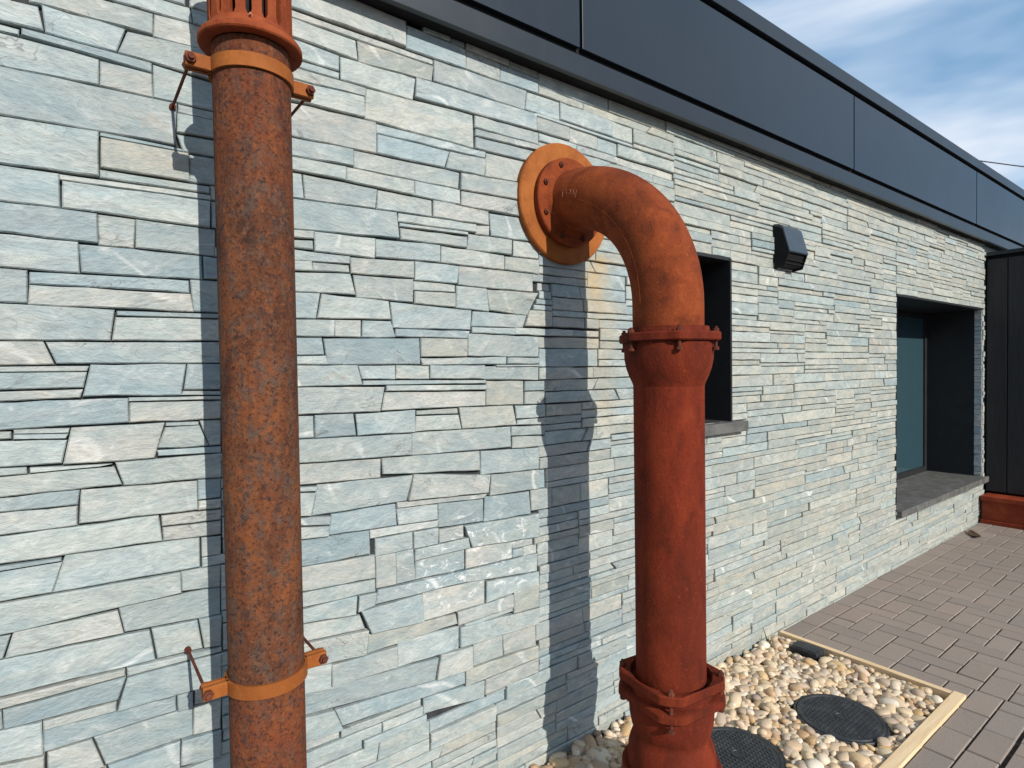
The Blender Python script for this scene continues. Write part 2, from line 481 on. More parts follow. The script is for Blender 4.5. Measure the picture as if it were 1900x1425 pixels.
def box(x0, x1, y0, y1, z0, z1, ch=0.0):
    if ch <= 0:
        v = [(x, y, z) for z in (z0, z1) for y in (y0, y1) for x in (x0, x1)]
        f = [(0, 2, 3, 1), (4, 5, 7, 6), (0, 1, 5, 4), (2, 6, 7, 3), (0, 4, 6, 2), (1, 3, 7, 5)]
        return v, f
    bm = bmesh.new()
    bmesh.ops.create_cube(bm, size=1.0)
    for v in bm.verts:
        v.co = Vector(((x0 + x1) / 2 + v.co.x * (x1 - x0), (y0 + y1) / 2 + v.co.y * (y1 - y0), (z0 + z1) / 2 + v.co.z * (z1 - z0)))
    bmesh.ops.bevel(bm, geom=list(bm.edges), offset=ch, segments=2, profile=0.6, affect='EDGES')
    bm.verts.index_update()
    r = [tuple(v.co) for v in bm.verts], [tuple(v.index for v in f.verts) for f in bm.faces]
    bm.free()
    return r

def join(*parts):
    V, F = [], []
    for v, f in parts:
        o = len(V)
        V += list(v)
        F += [tuple(i + o for i in t) for t in f]
    return V, F

def revolve(cx, cy, prof, seg=48, rad=None, closed=False):
    """prof: (radius, z) list; rad(angle)->factor on the radius beyond the first"""
    V, F = [], []
    for r, z in prof:
        for k in range(seg):
            a = 2 * pi * k / seg
            q = r * (rad(a, r) if rad else 1.0)
            V.append((cx + q * cos(a), cy + q * sin(a), z))
    n = len(prof)
    for i in range(n if closed else n - 1):
        j = (i + 1) % n
        for k in range(seg):
            k2 = (k + 1) % seg
            F.append((i * seg + k, i * seg + k2, j * seg + k2, j * seg + k))
    if not closed:
        F.append(tuple(range(seg)))
        F.append(tuple((n - 1) * seg + k for k in range(seg)))
    return V, F

def rot_y(vf, cx, cz):
    """turn a z-axis revolve (about origin) so that its axis points along -y at (cx, cz)"""
    v, f = vf
    return [(cx + p[0], -p[2], cz + p[1]) for p in v], f

def tube(path, r, seg=12, caps=True):
    path = [Vector(p) for p in path]
    rs = r if hasattr(r, '__len__') else [r] * len(path)
    V, F = [], []
    up = None
    for i, p in enumerate(path):
        t = (path[min(i + 1, len(path) - 1)] - path[max(i - 1, 0)]).normalized()
        if up is None:
            ref = Vector((1, 0, 0)) if abs(t.x) < 0.9 else Vector((0, 0, 1))
            up = (ref - t * ref.dot(t)).normalized()
        else:
            up = (up - t * up.dot(t)).normalized()
        s = t.cross(up)
        for k in range(seg):
            a = 2 * pi * k / seg
            V.append(tuple(p + (up * cos(a) + s * sin(a)) * rs[i]))
    for i in range(len(path) - 1):
        for k in range(seg):
            k2 = (k + 1) % seg
            F.append((i * seg + k, i * seg + k2, (i + 1) * seg + k2, (i + 1) * seg + k))
    if caps:
        F.append(tuple(range(seg)))
        F.append(tuple((len(path) - 1) * seg + k for k in range(seg)))
    return V, F

def bolt(p, axis, r=0.009, head=0.008, shank=0.03):
    """hex head, short shank and nut along axis from p"""
    a = Vector(axis).normalized()
    p = Vector(p)
    return join(tube([p, p + a * head], r, 6), tube([p - a * shank, p + a * (head + 0.006)], r * 0.55, 8), tube([p - a * shank, p - a * (shank - head)], r, 6))

# ------------------------------------------------------------------ ground and paving
g = add('ground', box(-150, 150, -150, 150, -0.30, -0.09), 'ground')
tag(g, kind='structure')

BED_X0, BED_X1, BED_Y = 0.35, 2.975, -0.772       # gravel bed inside its timber edging
pav = add('paving', join(box(BED_X1 + 0.035, 9.0, -4.2, 0.06, -0.088, -0.010), box(-3.0, BED_X1 + 0.035, -4.2, BED_Y - 0.045, -0.088, -0.010)), 'sand')
tag(pav, kind='structure')

U = 0.1035
def paver_cells():
    """list of (x0, x1, y0, y1)"""
    out = []
    ex = 3.020                                    # outer edge of the bed's end board
    ey = BED_Y - 0.046                            # outer edge of the bed's front board
    # course along the wall, stretchers
    x = ex
    while x < 8.9:
        out.append((x, x + 2 * U, -U, 0.0)); x += 2 * U
    # course along the end of the bed
    y = -U
    while y > ey + 0.05:
        out.append((ex, ex + U, max(y - 2 * U, ey), y)); y -= 2 * U
    # two stretcher courses in front of the bed
    for r in range(2):
        x = ex + U * (1 - r * 1.0)
        if r: out.append((x, x + U, ey - 2 * U, ey - U))
        while x > -2.8:
            out.append((x - 2 * U, x, ey - (r + 1) * U, ey - r * U)); x -= 2 * U
    # herringbone field
    nx0, nx1 = -28, 57
    for i in range(nx0, nx1):
        for j in range(-40, 0):
            def ok(a, c):
                X0 = ex + U + a * U; Y1 = -U + (c + 1) * U
                if X0 > 8.8 or Y1 - U < -4.1: return False
                if a >= 0 and X0 >= ex + U * 1.01: return Y1 <= -U + 1e-6
                if a >= 0: return Y1 <= -U + 1e-6
                return Y1 - U < ey - 3 * U + U * 0.9 and Y1 <= ey - 2 * U + U * 0.35
            k = (i - j) % 4
            X0 = ex + U + i * U; Y0 = -U + j * U
            if k == 0:
                c2 = (i + 1, j)
                a_, b_ = ok(i, j), ok(*c2)
                if a_ and b_: out.append((X0, X0 + 2 * U, Y0, Y0 + U))
                elif a_: out.append((X0, X0 + U, Y0, Y0 + U))
                elif b_: out.append((X0 + U, X0 + 2 * U, Y0, Y0 + U))
            elif k == 3:
                a_, b_ = ok(i, j), ok(i, j + 1)
                if a_ and b_: out.append((X0, X0 + U, Y0, Y0 + 2 * U))
                elif a_: out.append((X0, X0 + U, Y0, Y0 + U))
                elif b_: out.append((X0, X0 + U, Y0 + U, Y0 + 2 * U))
    return out

PAVER_TINTS = [(0.252, 0.200, 0.163), (0.235, 0.188, 0.157), (0.262, 0.206, 0.167), (0.225, 0.183, 0.155), (0.258, 0.196, 0.159), (0.242, 0.194, 0.161)]

def set_tint(me, c, off=None):
    a = me.attributes.new('tint', 'FLOAT_COLOR', 'FACE')
    n = len(me.polygons)
    a.data.foreach_set('color', np.tile(np.array([*c, 1.0], dtype=np.float32), n))
    if off is not None:
        b = me.attributes.new('offset', 'FLOAT_VECTOR', 'FACE')
        b.data.foreach_set('vector', np.tile(np.array(off, dtype=np.float32), n))

def paver_vf(c, rnd):
    x0, x1, y0, y1 = c
    gp = 0.0030
    dz = rnd.uniform(-0.0014, 0.0014)
    jx, jy = rnd.uniform(-0.0012, 0.0012), rnd.uniform(-0.0012, 0.0012)
    x0 += gp + jx; x1 -= gp - jx; y0 += gp + jy; y1 -= gp - jy
    ch = 0.0026
    tl = [rnd.uniform(-0.0008, 0.0008) for _ in range(4)]
    lo = [(x0, y0, -0.0098), (x1, y0, -0.0098), (x1, y1, -0.0098), (x0, y1, -0.0098)]
    mid = [(p[0], p[1], -0.0035 + dz) for p in lo]
    top = [(x0 + ch, y0 + ch, dz + tl[0]), (x1 - ch, y0 + ch, dz + tl[1]), (x1 - ch, y1 - ch, dz + tl[2]), (x0 + ch, y1 - ch, dz + tl[3])]
    V = lo + mid + top
    F = [(8, 9, 10, 11)]
    for k in range(4):
        k2 = (k + 1) % 4
        F += [(k, k2, 4 + k2, 4 + k), (4 + k, 4 + k2, 8 + k2, 8 + k)]
    return V, F

def view_area(pts):
    q = [to_px(p) for p in pts]
    if any(t is None for t in q): return 0.0
    cx = sum(t[0] for t in q) / len(q); cy = sum(t[1] for t in q) / len(q)
    if not (-60 < cx < IW + 60 and -60 < cy < IH + 60): return 0.0
    a = 0.0
    for i in range(len(q)):
        j = (i + 1) % len(q)
        a += q[i][0] * q[j][1] - q[j][0] * q[i][1]
    return abs(a) / 2

rnd = random.Random(3)
cells = paver_cells()
items = []
for c in cells:
    ar = view_area([(c[0], c[2], 0), (c[1], c[2], 0), (c[1], c[3], 0), (c[0], c[3], 0)])
    items.append((ar, c, paver_vf(c, rnd), rnd.choice(PAVER_TINTS)))
items.sort(key=lambda t: -t[0])
for ar, c, vf, tn in items[:300]:
    o = add('paver', vf, 'paver', pav)
    kk = rnd.uniform(0.94, 1.12)
    tn = tuple(t * kk for t in tn)
    set_tint(o.data, tn)

def add_joined(name, vfs, tints, mat, parent, offs=None):
    V, F, T, O = [], [], [], []
    for i, (v, f) in enumerate(vfs):
        o = len(V)
        V += v
        F += [tuple(k + o for k in t) for t in f]
        T += [(*tints[i], 1.0)] * len(f)
        if offs: O += [offs[i]] * len(f)
    b = BASE[parent.name]
    me = bpy.data.meshes.new(name)
    me.from_pydata([(v[0] - b.x, v[1] - b.y, v[2] - b.z) for v in V], [], F)
    a = me.attributes.new('tint', 'FLOAT_COLOR', 'FACE')
    a.data.foreach_set('color', np.array(T, dtype=np.float32).ravel())
    if offs:
        a2 = me.attributes.new('offset', 'FLOAT_VECTOR', 'FACE')
        a2.data.foreach_set('vector', np.array(O, dtype=np.float32).ravel())
    me.materials.append(M[mat])
    ob = bpy.data.objects.new(name, me)
    col.objects.link(ob)
    ob.parent = parent
    BASE[ob.name] = b
    return ob

o = add_joined('paver_field', [t[2] for t in items[300:]], [t[3] for t in items[300:]], 'paver', pav)
tag(o, kind='stuff')

# ------------------------------------------------------------------ the building: openings and backing wall
WALL_X0, WALL_X1, WALL_TOP = -1.6, 6.60, 2.50
SOFFIT = 2.492
WIN = (2.08, 2.56, 1.165, 1.952)                  # small window
NIC = (4.585, 6.555, 0.395, 1.917)                 # deep window recess at the far end
BK = 0.018                                        # depth of the joints behind the stone faces

bld = thing('building', (2.5, 0.15, 0.0), 'low building clad in pale blue-grey slate under a dark metal fascia', 'building')
def wall_boxes():
    y0, y1 = BK, 0.30
    xs = [WALL_X0, WIN[0], WIN[1], NIC[0], NIC[1], WALL_X1]
    return join(box(xs[0], xs[1], y0, y1, -0.08, 2.56), box(xs[1], xs[2], y0, y1, -0.08, WIN[2]), box(xs[1], xs[2], y0, y1, WIN[3], 2.56),
                box(xs[2], xs[3], y0, y1, -0.08, 2.56), box(xs[3], xs[4], y0, y1, -0.08, NIC[2]), box(xs[3], xs[4], y0, y1, NIC[3], 2.56),
                box(xs[4], xs[5], y0, y1, -0.08, 2.56))
wall = add('stone_wall', wall_boxes(), 'mortar', bld)
add('rear_wall', join(box(WALL_X0, WALL_X1, 2.2, 2.4, -0.08, 2.56), box(WALL_X0 - 0.2, WALL_X0, BK, 2.4, -0.08, 2.56)), 'render', bld)
add('side_wall', box(WALL_X1 + 0.002, 9.0, 0.02, 2.4, -0.08, 2.50), 'render', bld)
add('roof', box(WALL_X0 - 0.2, 9.0, 0.09, 2.42, 2.565, 3.02), 'roofing', bld)

# ------------------------------------------------------------------ stones: outlines read from the photograph, then filled
CR = {'A': (0, 0, 4.75), 'B': (0, 280, 4.75), 'C': (0, 560, 4.75), 'D': (0, 840, 4.75), 'E': (0, 1125, 4.75),
      'P': (540, 20, 4.13), 'Q': (540, 350, 4.13), 'R': (540, 680, 4.13), 'S': (540, 1010, 4.13)}
TRACE = {
'A': '''-150,-45 330,65 375,265 -150,150/370,80 1105,285 1025,460 405,285/240,-210 1350,115 1340,295 260,5/1370,120 1850,245 1850,440 1360,320/
1000,-140 1670,60 1700,195 1000,0/1690,75 1950,150 1950,280 1710,205/1125,285 1950,470 1950,730 1040,470/-150,160 165,250 165,298 -150,235/
190,250 1335,560 1330,640 190,310/-150,250 870,525 870,745 -150,545/890,540 1330,650 1340,850 890,745/1355,570 1950,745 1950,985 1355,855/
-150,560 1550,915 1540,1275 -150,985/1575,1000 1950,1080 1950,1230 1570,1165/1560,1185 1950,1250 1950,1390 1620,1330/-150,1010 865,1160 870,1535 -150,1415/
880,1160 1600,1312 1600,1332 880,1197/890,1215 1650,1350 1670,1588 890,1470/1685,1365 1950,1405 1950,1605 1685,1592''',
'B': '''-150,95 515,195 530,488 -150,415/890,165 1850,310 1850,370 890,225/545,207 1860,385 1860,430 545,252/550,270 1850,445 1850,650 550,490/
-150,432 840,548 850,782 -150,665/870,562 1180,602 1180,830 880,805/1200,605 1900,690 1900,905 1200,820/-150,728 675,802 700,1048 -150,1008/
700,822 1770,922 1780,1125 720,1060/-150,1022 235,1052 240,1318 -150,1308/260,1068 1660,1142 1660,1243 260,1168/260,1182 1675,1262 1700,1388 260,1333/
1680,1147 1950,1157 1950,1390 1710,1385/1795,962 1950,982 1950,1130 1805,1125''',
'C': '''-150,12 1000,72 970,338 -150,333/1030,87 1950,107 1950,143 1030,120/1020,137 1950,157 1950,343 990,338/-150,352 380,352 480,543 -150,558/
400,357 1950,357 1950,538 500,543/-150,577 775,567 765,610 -150,623/-150,635 765,622 735,753 -150,782/800,562 1640,557 1600,818 735,833/
1655,557 1950,557 1950,763 1625,763/-150,802 715,772 705,843 -150,883/1620,787 1950,787 1950,820 1600,822/-150,897 1130,852 1130,1053 -150,1133/
1150,845 1950,832 1950,858 1150,875/1150,887 1950,872 1950,1023 1150,1048/-150,1152 95,1147 95,1200 -150,1223/120,1132 615,1114 605,1155 120,1165/
120,1174 603,1164 580,1205 120,1212/-150,1237 590,1222 545,1420 -150,1468/630,1112 1450,1072 1360,1363 560,1408/1470,1067 1750,1057 1750,1085 1470,1095/
1460,1112 1750,1092 1830,1258 1390,1293/1765,1052 1950,1042 1950,1253 1850,1258/1385,1312 1950,1277 1950,1330 1400,1353''',
'D': '''-150,152 230,132 240,183 -150,218/265,137 990,97 880,115 265,168/-150,235 995,127 1070,273 -150,403/1030,87 1950,7 1950,215 1110,286/
-150,422 685,332 685,453 -150,538/-150,557 680,472 680,628 -150,748/715,332 1740,252 1740,488 700,608/1765,242 1950,227 1950,380 1770,398/
1765,432 1950,412 1950,470 1765,485/-150,767 1390,557 1420,778 -150,1000/1425,562 1950,502 1950,580 1430,638/1435,667 1950,602 1950,698 1440,763/
1780,810 1950,790 1950,900 1785,920/600,905 1760,752 1765,998 500,1230/-150,1082 545,967 460,1208 -150,1318/-150,1032 540,932 540,950 -150,1064/
-150,1362 1590,1062 1600,1233 -150,1610/1610,1052 1950,992 1950,1180 1620,1218''',
'E': '''1045,12 1950,-165 1950,65 1105,213/120,237 1035,57 1090,218 45,448/-150,322 90,292 20,458 -150,498/-150,522 1320,227 1370,463 -150,838/
1340,217 1740,132 1790,358 1395,458/1755,122 1950,82 1950,330 1805,358/-150,870 1100,560 1100,580 -150,912/1120,547 1950,357 1950,388 1125,596/
25,922 1110,624 1040,813 35,1068/-200,987 10,937 25,1078 -200,1128/1125,632 1950,412 1950,655 1045,912/-150,1132 360,1027 370,1288 -150,1398/
380,1017 1020,847 1015,923 385,1088/380,1112 1545,810 1550,923 385,1293/1565,792 1700,752 1700,863 1570,903/1720,747 1950,682 1950,800 1720,858/
830,1172 1700,902 1700,1148 940,1403/1725,882 1950,822 1950,1080 1725,1138/420,1312 810,1192 920,1420 420,1600/-150,1442 390,1322 390,1620 -150,1750/
955,1417 1590,1202 1590,1460 1010,1640/1605,1192 1950,1092 1950,1320 1605,1400''',
'P': '''-120,-305 870,105 865,253 -120,-65/890,108 1340,295 1340,428 890,265/1350,302 1600,402 1600,528 1350,438/1612,407 1900,522 1900,625 1612,535/
-120,-58 1085,367 1085,395 -120,-5/-120,7 490,222 510,350 -120,140/510,227 1080,412 1080,528 525,363/1100,372 1800,612 1785,758 1100,533/
1815,617 2060,700 2060,840 1800,752/-120,162 370,347 370,443 -120,298/-120,322 370,472 370,498 -120,368/385,362 955,527 935,658 385,498/
968,507 1880,792 1880,900 955,628/-120,392 560,592 550,640 -120,478/-120,502 555,667 565,818 -120,648/580,592 1395,817 1395,1038 580,823/
1410,802 1900,932 1900,1020 1410,888/1415,912 1900,1032 1900,1052 1415,945/1415,967 1900,1087 1860,1160 1415,1048/-120,672 650,852 650,1078 -120,923/
670,867 1490,1077 1480,1120 670,928/670,947 1210,1077 1175,1188 665,1083/1220,1087 1480,1132 1480,1248 1195,1193/1500,1087 1860,1172 1800,1310 1495,1253/
-120,947 465,1062 470,1178 -120,1078/485,1067 1290,1237 1275,1343 490,1193/1310,1247 1790,1327 1790,1440 1305,1358/-120,1097 415,1197 420,1288 -120,1193/
435,1202 930,1302 930,1400 435,1303/950,1312 1290,1372 1295,1480 950,1413''',
'Q': '''-120,-148 85,-118 105,63 -120,28/105,-112 665,-3 655,133 115,68/675,7 1075,82 1075,193 665,143/1095,87 1505,172 1520,268 1095,198/
1310,22 1800,107 1800,208 1310,128/1525,187 1830,232 1880,388 1540,338/-120,57 810,182 830,373 -120,288/825,187 1415,272 1415,328 825,248/
1430,292 1525,292 1525,343 1430,333/830,265 1340,333 1340,348 830,287/835,302 1345,372 1340,433 845,373/1365,347 1700,392 1700,483 1365,448/
1710,397 1900,422 1900,518 1710,493/-120,307 165,327 165,373 -120,358/-120,377 160,392 165,453 -120,438/185,332 640,382 640,508 185,453/
650,387 1140,432 1140,548 660,503/1160,442 1625,512 1625,598 1155,548/1645,522 1900,547 1900,638 1645,603/-120,452 440,517 440,563 -120,538/
-120,557 155,557 160,628 -120,618/170,562 445,587 455,638 175,628/455,527 945,557 945,683 470,648/955,557 1290,592 1280,713 955,693/
1290,592 1855,652 1860,783 1290,723/-120,632 460,652 500,808 -120,778/480,662 935,697 930,858 510,828/950,707 1255,737 1255,783 950,768/
950,787 1255,802 1255,883 950,868/1270,747 1490,767 1510,903 1270,898/1505,777 1900,802 1820,943 1530,898/-120,792 225,802 190,983 -120,983/
240,832 745,862 755,983 205,978/765,872 1385,932 1380,1073 790,1058/1400,942 1800,972 1770,1048 1400,1038/1830,932 2000,942 2000,1058 1800,1053/
-120,1002 335,1007 330,1118 -120,1123/350,1012 535,1017 535,1113 350,1108/555,1012 770,1017 800,1118 550,1118/805,1077 1370,1092 1350,1133 805,1123/
1390,1062 1720,1072 1720,1105 1390,1100/-120,1142 240,1147 250,1263 -120,1263/-120,1287 260,1282 275,1343 -120,1343/255,1152 980,1147 990,1308 285,1338/
1000,1152 1345,1157 1340,1273 1005,1278/1360,1112 1900,1137 1900,1273 1360,1263/990,1302 1650,1292 1650,1328 1010,1333''',
'R': '''-120,2 500,-3 540,128 -120,143/520,7 790,7 795,93 550,93/810,7 1050,7 1050,88 810,93/1065,-8 1475,-8 1475,93 1065,88/1490,2 1900,2 1900,93 1490,88/
555,110 1480,105 1480,127 560,142/-120,167 715,162 685,333 -120,368/740,147 1490,142 1490,170 735,180/725,197 1495,192 1490,288 700,323/
1510,112 1790,112 1790,278 1505,288/1800,117 1950,117 1950,173 1800,178/1800,197 1950,192 1950,278 1800,283/-120,387 160,382 165,543 -120,558/
185,382 475,367 500,513 185,538/495,372 950,342 950,488 515,513/970,342 1280,322 1270,358 970,368/960,387 1280,372 1300,463 960,488/
1290,317 1690,302 1720,438 1320,473/1730,302 1950,292 1950,378 1730,393/1735,412 1950,397 1950,433 1735,438/-120,577 925,517 925,668 -120,743/
940,512 1680,467 1690,598 940,663/1700,462 1950,452 1950,518 1700,523/1700,542 1950,532 1950,583 1700,598/-120,767 690,722 690,833 -120,918/
700,707 1430,652 1435,798 710,828/1460,672 1900,622 1900,748 1455,793/-120,937 200,922 190,950 -120,965/-120,982 180,972 150,1128 -120,1148/
210,922 940,852 890,1013 165,1133/945,897 1525,847 1510,948 905,1013/1535,832 1900,792 1900,923 1530,968/820,1047 1480,987 1480,1008 820,1078/
-120,1172 300,1152 290,1208 -120,1228/-120,1242 285,1227 275,1303 -120,1338/320,1142 800,1067 815,1208 300,1283/825,1097 1115,1067 1115,1158 830,1193/
1135,1057 1475,1022 1480,1188 1140,1238/1490,1002 1820,962 1820,1098 1490,1148/1840,952 2000,932 2000,1080 1845,1108/610,1262 1125,1187 1120,1233 615,1323/
1330,1227 1900,1132 1900,1250 1390,1338/-120,1367 605,1264 612,1433 -120,1573''',
'S': '''-120,217 640,92 650,253 -120,398/-120,422 640,277 640,368 -120,538/-120,557 510,402 500,523 -120,638/-120,662 520,552 550,648 -120,788/
540,562 1000,442 1020,573 620,668/1010,432 1490,332 1490,438 1020,558/670,372 1340,222 1350,283 640,458/1340,217 1890,87 1890,183 1340,288/
1505,312 1900,212 1900,288 1500,398/-120,817 590,662 570,828 -120,998/600,702 1270,542 1285,598 600,828/320,992 820,842 820,948 320,1103/
835,762 1290,642 1290,788 835,898/1300,642 1900,492 1900,588 1300,768/-120,1012 300,932 305,1108 -120,1193/-120,1217 1130,882 1110,988 -120,1358/
1160,852 1350,802 1350,938 1120,1018/1400,792 1620,702 1630,838 1400,928/1635,712 1880,632 1880,768 1640,833/1380,952 1900,782 1900,828 1380,1028/
345,1292 1330,987 1330,1073 400,1398/1510,1042 1900,872 1900,978 1510,1148/1020,1192 1490,1052 1490,1178 1020,1308/-120,1382 325,1297 400,1420 -120,1600/
1282,532 1690,402 1698,478 1292,598/1712,372 1900,302 1900,460 1712,518/1340,622 1692,502 1692,520 1340,645/525,404 655,374 640,455 518,518/
655,94 800,64 805,235 662,262/815,60 940,35 950,200 820,232/950,42 1330,-43 1330,30 950,113/960,130 1335,44 1335,190 965,275/1347,38 1700,-12 1700,108 1347,190'''}

RAKED = []
def px_quads():
    out = []
    for k, txt in TRACE.items():
        ox, oy, s = CR[k]
        for q in txt.replace('\n', '').split('/'):
            pts = [tuple(float(t) for t in p.split(',')) for p in q.split()]
            out.append([on_wall(ox + x / s, oy + y / s) for x, y in pts])
            RAKED.append(k == 'S' or (k == 'R' and pts[0][1] > 850))
    return out

GX, GZ = 0.006, 0.003
NX, NZ = int((WALL_X1 - WALL_X0) / GX), int((WALL_TOP + 0.03) / GZ)
Z0 = -0.03
occ = np.zeros((NZ, NX), dtype=bool)
gx = WALL_X0 + (np.arange(NX) + 0.5) * GX
gz = Z0 + (np.arange(NZ) + 0.5) * GZ
for (a, b2, c, d) in (WIN, NIC):
    occ[np.ix_((gz > c) & (gz < d), (gx > a) & (gx < b2))] = True
occ[gz > WALL_TOP, :] = True
quads = []
def stamp(q, grid):
    zs = [p[1] for p in q]; xs = [p[0] for p in q]
    ix = np.where((gx > min(xs)) & (gx < max(xs)))[0]
    iz = np.where((gz > min(zs) - 0.002) & (gz < max(zs) + 0.002))[0]
    if len(ix) == 0 or len(iz) == 0: return
    PX, PZ = np.meshgrid(gx[ix], gz[iz])
    ins = np.ones_like(PX, dtype=bool)
    for i in range(4):
        x1, z1 = q[i]; x2, z2 = q[(i + 1) % 4]
        ins &= ((x2 - x1) * (PZ - z1) - (z2 - z1) * (PX - x1)) <= 0.0004 * hypot(x2 - x1, z2 - z1) + 1e-9
    grid[np.ix_(iz, ix)] |= ins
def taken(x, z):
    i, k = int((x - WALL_X0) / GX), int((z - Z0) / GZ)
    if not (0 <= i < NX and 0 <= k < NZ): return True
    return bool(occ[k, i])
def gap_to(x, z, dx, dz, lim):
    d = 0.0045
    while d < lim:
        if taken(x + dx * d, z + dz * d): return d
        d += 0.0015
    return None
raked = []
for qn, q in enumerate(px_quads()):
    q = [(min(max(x, WALL_X0), WALL_X1), min(max(z, Z0), WALL_TOP)) for x, z in q]
    zs = [p[1] for p in q]; xs = [p[0] for p in q]
    if max(zs) - min(zs) < 0.004 or max(xs) - min(xs) < 0.01: continue
    quads.append(q)
    raked.append(RAKED[qn])
    stamp(q, occ)
for q, rk in list(zip(quads, raked)) + [t for t in zip(quads, raked) if t[1]]:
    for (i, j, dx, dz, lim) in ((3, 2, 0, -1, 0.040 if rk else 0.022), (0, 1, 0, 1, 0.040 if rk else 0.022), (1, 2, 1, 0, 0.060 if rk else 0.034), (0, 3, -1, 0, 0.060 if rk else 0.034)):
        a_, b_ = q[i], q[j]
        g_ = []
        for t in (0.04, 0.27, 0.5, 0.73, 0.96):
            x, z = a_[0] + (b_[0] - a_[0]) * t, a_[1] + (b_[1] - a_[1]) * t
            g_.append(gap_to(x, z, dx, dz, lim))
        if all(v is None for v in g_): continue
        if sum(v is None for v in g_) > 2: continue
        def ext(vals):
            vals = [v for v in vals if v is not None]
            return max(0.0, min(vals) - 0.0042) if vals else None
        e1, e2 = ext(g_[:3]), ext(g_[2:])
        if e1 is None: e1 = e2
        if e2 is None: e2 = e1
        q[i] = (a_[0] + dx * e1, a_[1] + dz * e1)
        q[j] = (b_[0] + dx * e2, b_[1] + dz * e2)
    stamp(q, occ)
n_traced = len(quads)

rs = random.Random(11)
def fill():
    for zi in range(NZ):
        row = occ[zi]
        xi = 0
        while xi < NX:
            if occ[zi, xi]:
                xi += 1; continue
            e = xi
            while e < NX and not occ[zi, e]: e += 1
            run = e - xi
            if run * GX < 0.022:
                occ[zi, xi:e] = True; xi = e; continue
            # clearance above each column of the run
            blk = occ[zi:zi + 40, xi:e]
            clr = np.where(blk.any(axis=0), blk.argmax(axis=0), blk.shape[0])
            xm = WALL_X0 + xi * GX
            far = min(1.0, max(0.0, (xm - 0.6) / 1.4))
            t = rs.random()
            h = rs.uniform(0.018, 0.030) if t < 0.22 else (rs.uniform(0.032, 0.050) if t < 0.74 else rs.uniform(0.050, 0.078 - 0.016 * far))
            hc = max(5, int(round(h / GZ)))
            # level up with a neighbour so that courses run on
            tops = []
            for nb in (xi - 1, e):
                if 0 <= nb < NX:
                    cl = occ[zi:zi + 32, nb]
                    tops.append(32 if cl.all() else int((~cl).argmax()))
            tops = [t_ for t_ in tops if 8 <= t_ <= 24]
            if tops and (run * GX < 0.16 or rs.random() < 0.6): hc = min(tops)
            if clr[0] < min(hc, 7):                 # do not let an overhanging corner thin a whole course
                n_ = 0
                while n_ < run and clr[n_] < 7: n_ += 1
                if n_ * GX < 0.045 and n_ < run:
                    occ[zi, xi:xi + n_] = True
                    xi += n_; continue
            hc = min(hc, int(clr[0]))
            ln = rs.uniform(0.12, 0.36) * (1.3 if hc * GZ < 0.035 else 1.0) * (1.0 + 0.35 * far)
            lc = max(4, int(ln / GX))
            want = min(run, int(0.085 / GX))
            while True:
                lim = 0
                while lim < run and clr[lim] >= hc: lim += 1
                if lim >= want or hc <= 7: break
                hc -= 1
            lc = min(lc, lim)
            if lim - lc < 13: lc = lim
            # use all the height when only a sliver would be left above
            mc = int(clr[:lc].min())
            if mc - hc < 5: hc = mc
            if hc * GZ < 0.008 or lc * GX < 0.024 or (hc * GZ < 0.022 and lc * GX < 0.07) or lc * GX < 0.035:
                occ[zi:zi + hc, xi:xi + lc] = True
                xi += max(1, lc); continue
            x0 = WALL_X0 + xi * GX; x1 = x0 + lc * GX
            z0 = Z0 + zi * GZ; z1 = z0 + hc * GZ
            occ[zi:zi + hc, xi:xi + lc] = True
            quads.append([(x0, z1), (x1, z1), (x1, z0), (x0, z0)])
            xi += lc
fill()
# slanted end joints between neighbours of equal height
gen = quads[n_traced:]
bykey = {}
for q in gen: bykey[(round(q[0][0], 3), round(q[0][1], 3), round(q[3][1], 3))] = q
for q in gen:
    n = bykey.get((round(q[1][0], 3), round(q[1][1], 3), round(q[2][1], 3)))
    if n and rs.random() < 0.45:
        s = rs.uniform(-0.016, 0.016)
        q[1] = (q[1][0] + s, q[1][1]); q[2] = (q[2][0] - s, q[2][1])
        n[0] = (n[0][0] + s, n[0][1]); n[3] = (n[3][0] - s, n[3][1])

TINTS_L = [(0.40, 0.445, 0.455), (0.43, 0.465, 0.465), (0.385, 0.435, 0.45), (0.45, 0.47, 0.46), (0.475, 0.475, 0.455), (0.42, 0.455, 0.46), (0.32, 0.385, 0.42), (0.49, 0.48, 0.46)]
TINTS_R = [(0.44, 0.445, 0.42), (0.46, 0.455, 0.42), (0.48, 0.465, 0.425), (0.42, 0.43, 0.415), (0.45, 0.44, 0.40), (0.50, 0.485, 0.445), (0.38, 0.41, 0.41), (0.46, 0.435, 0.385)]

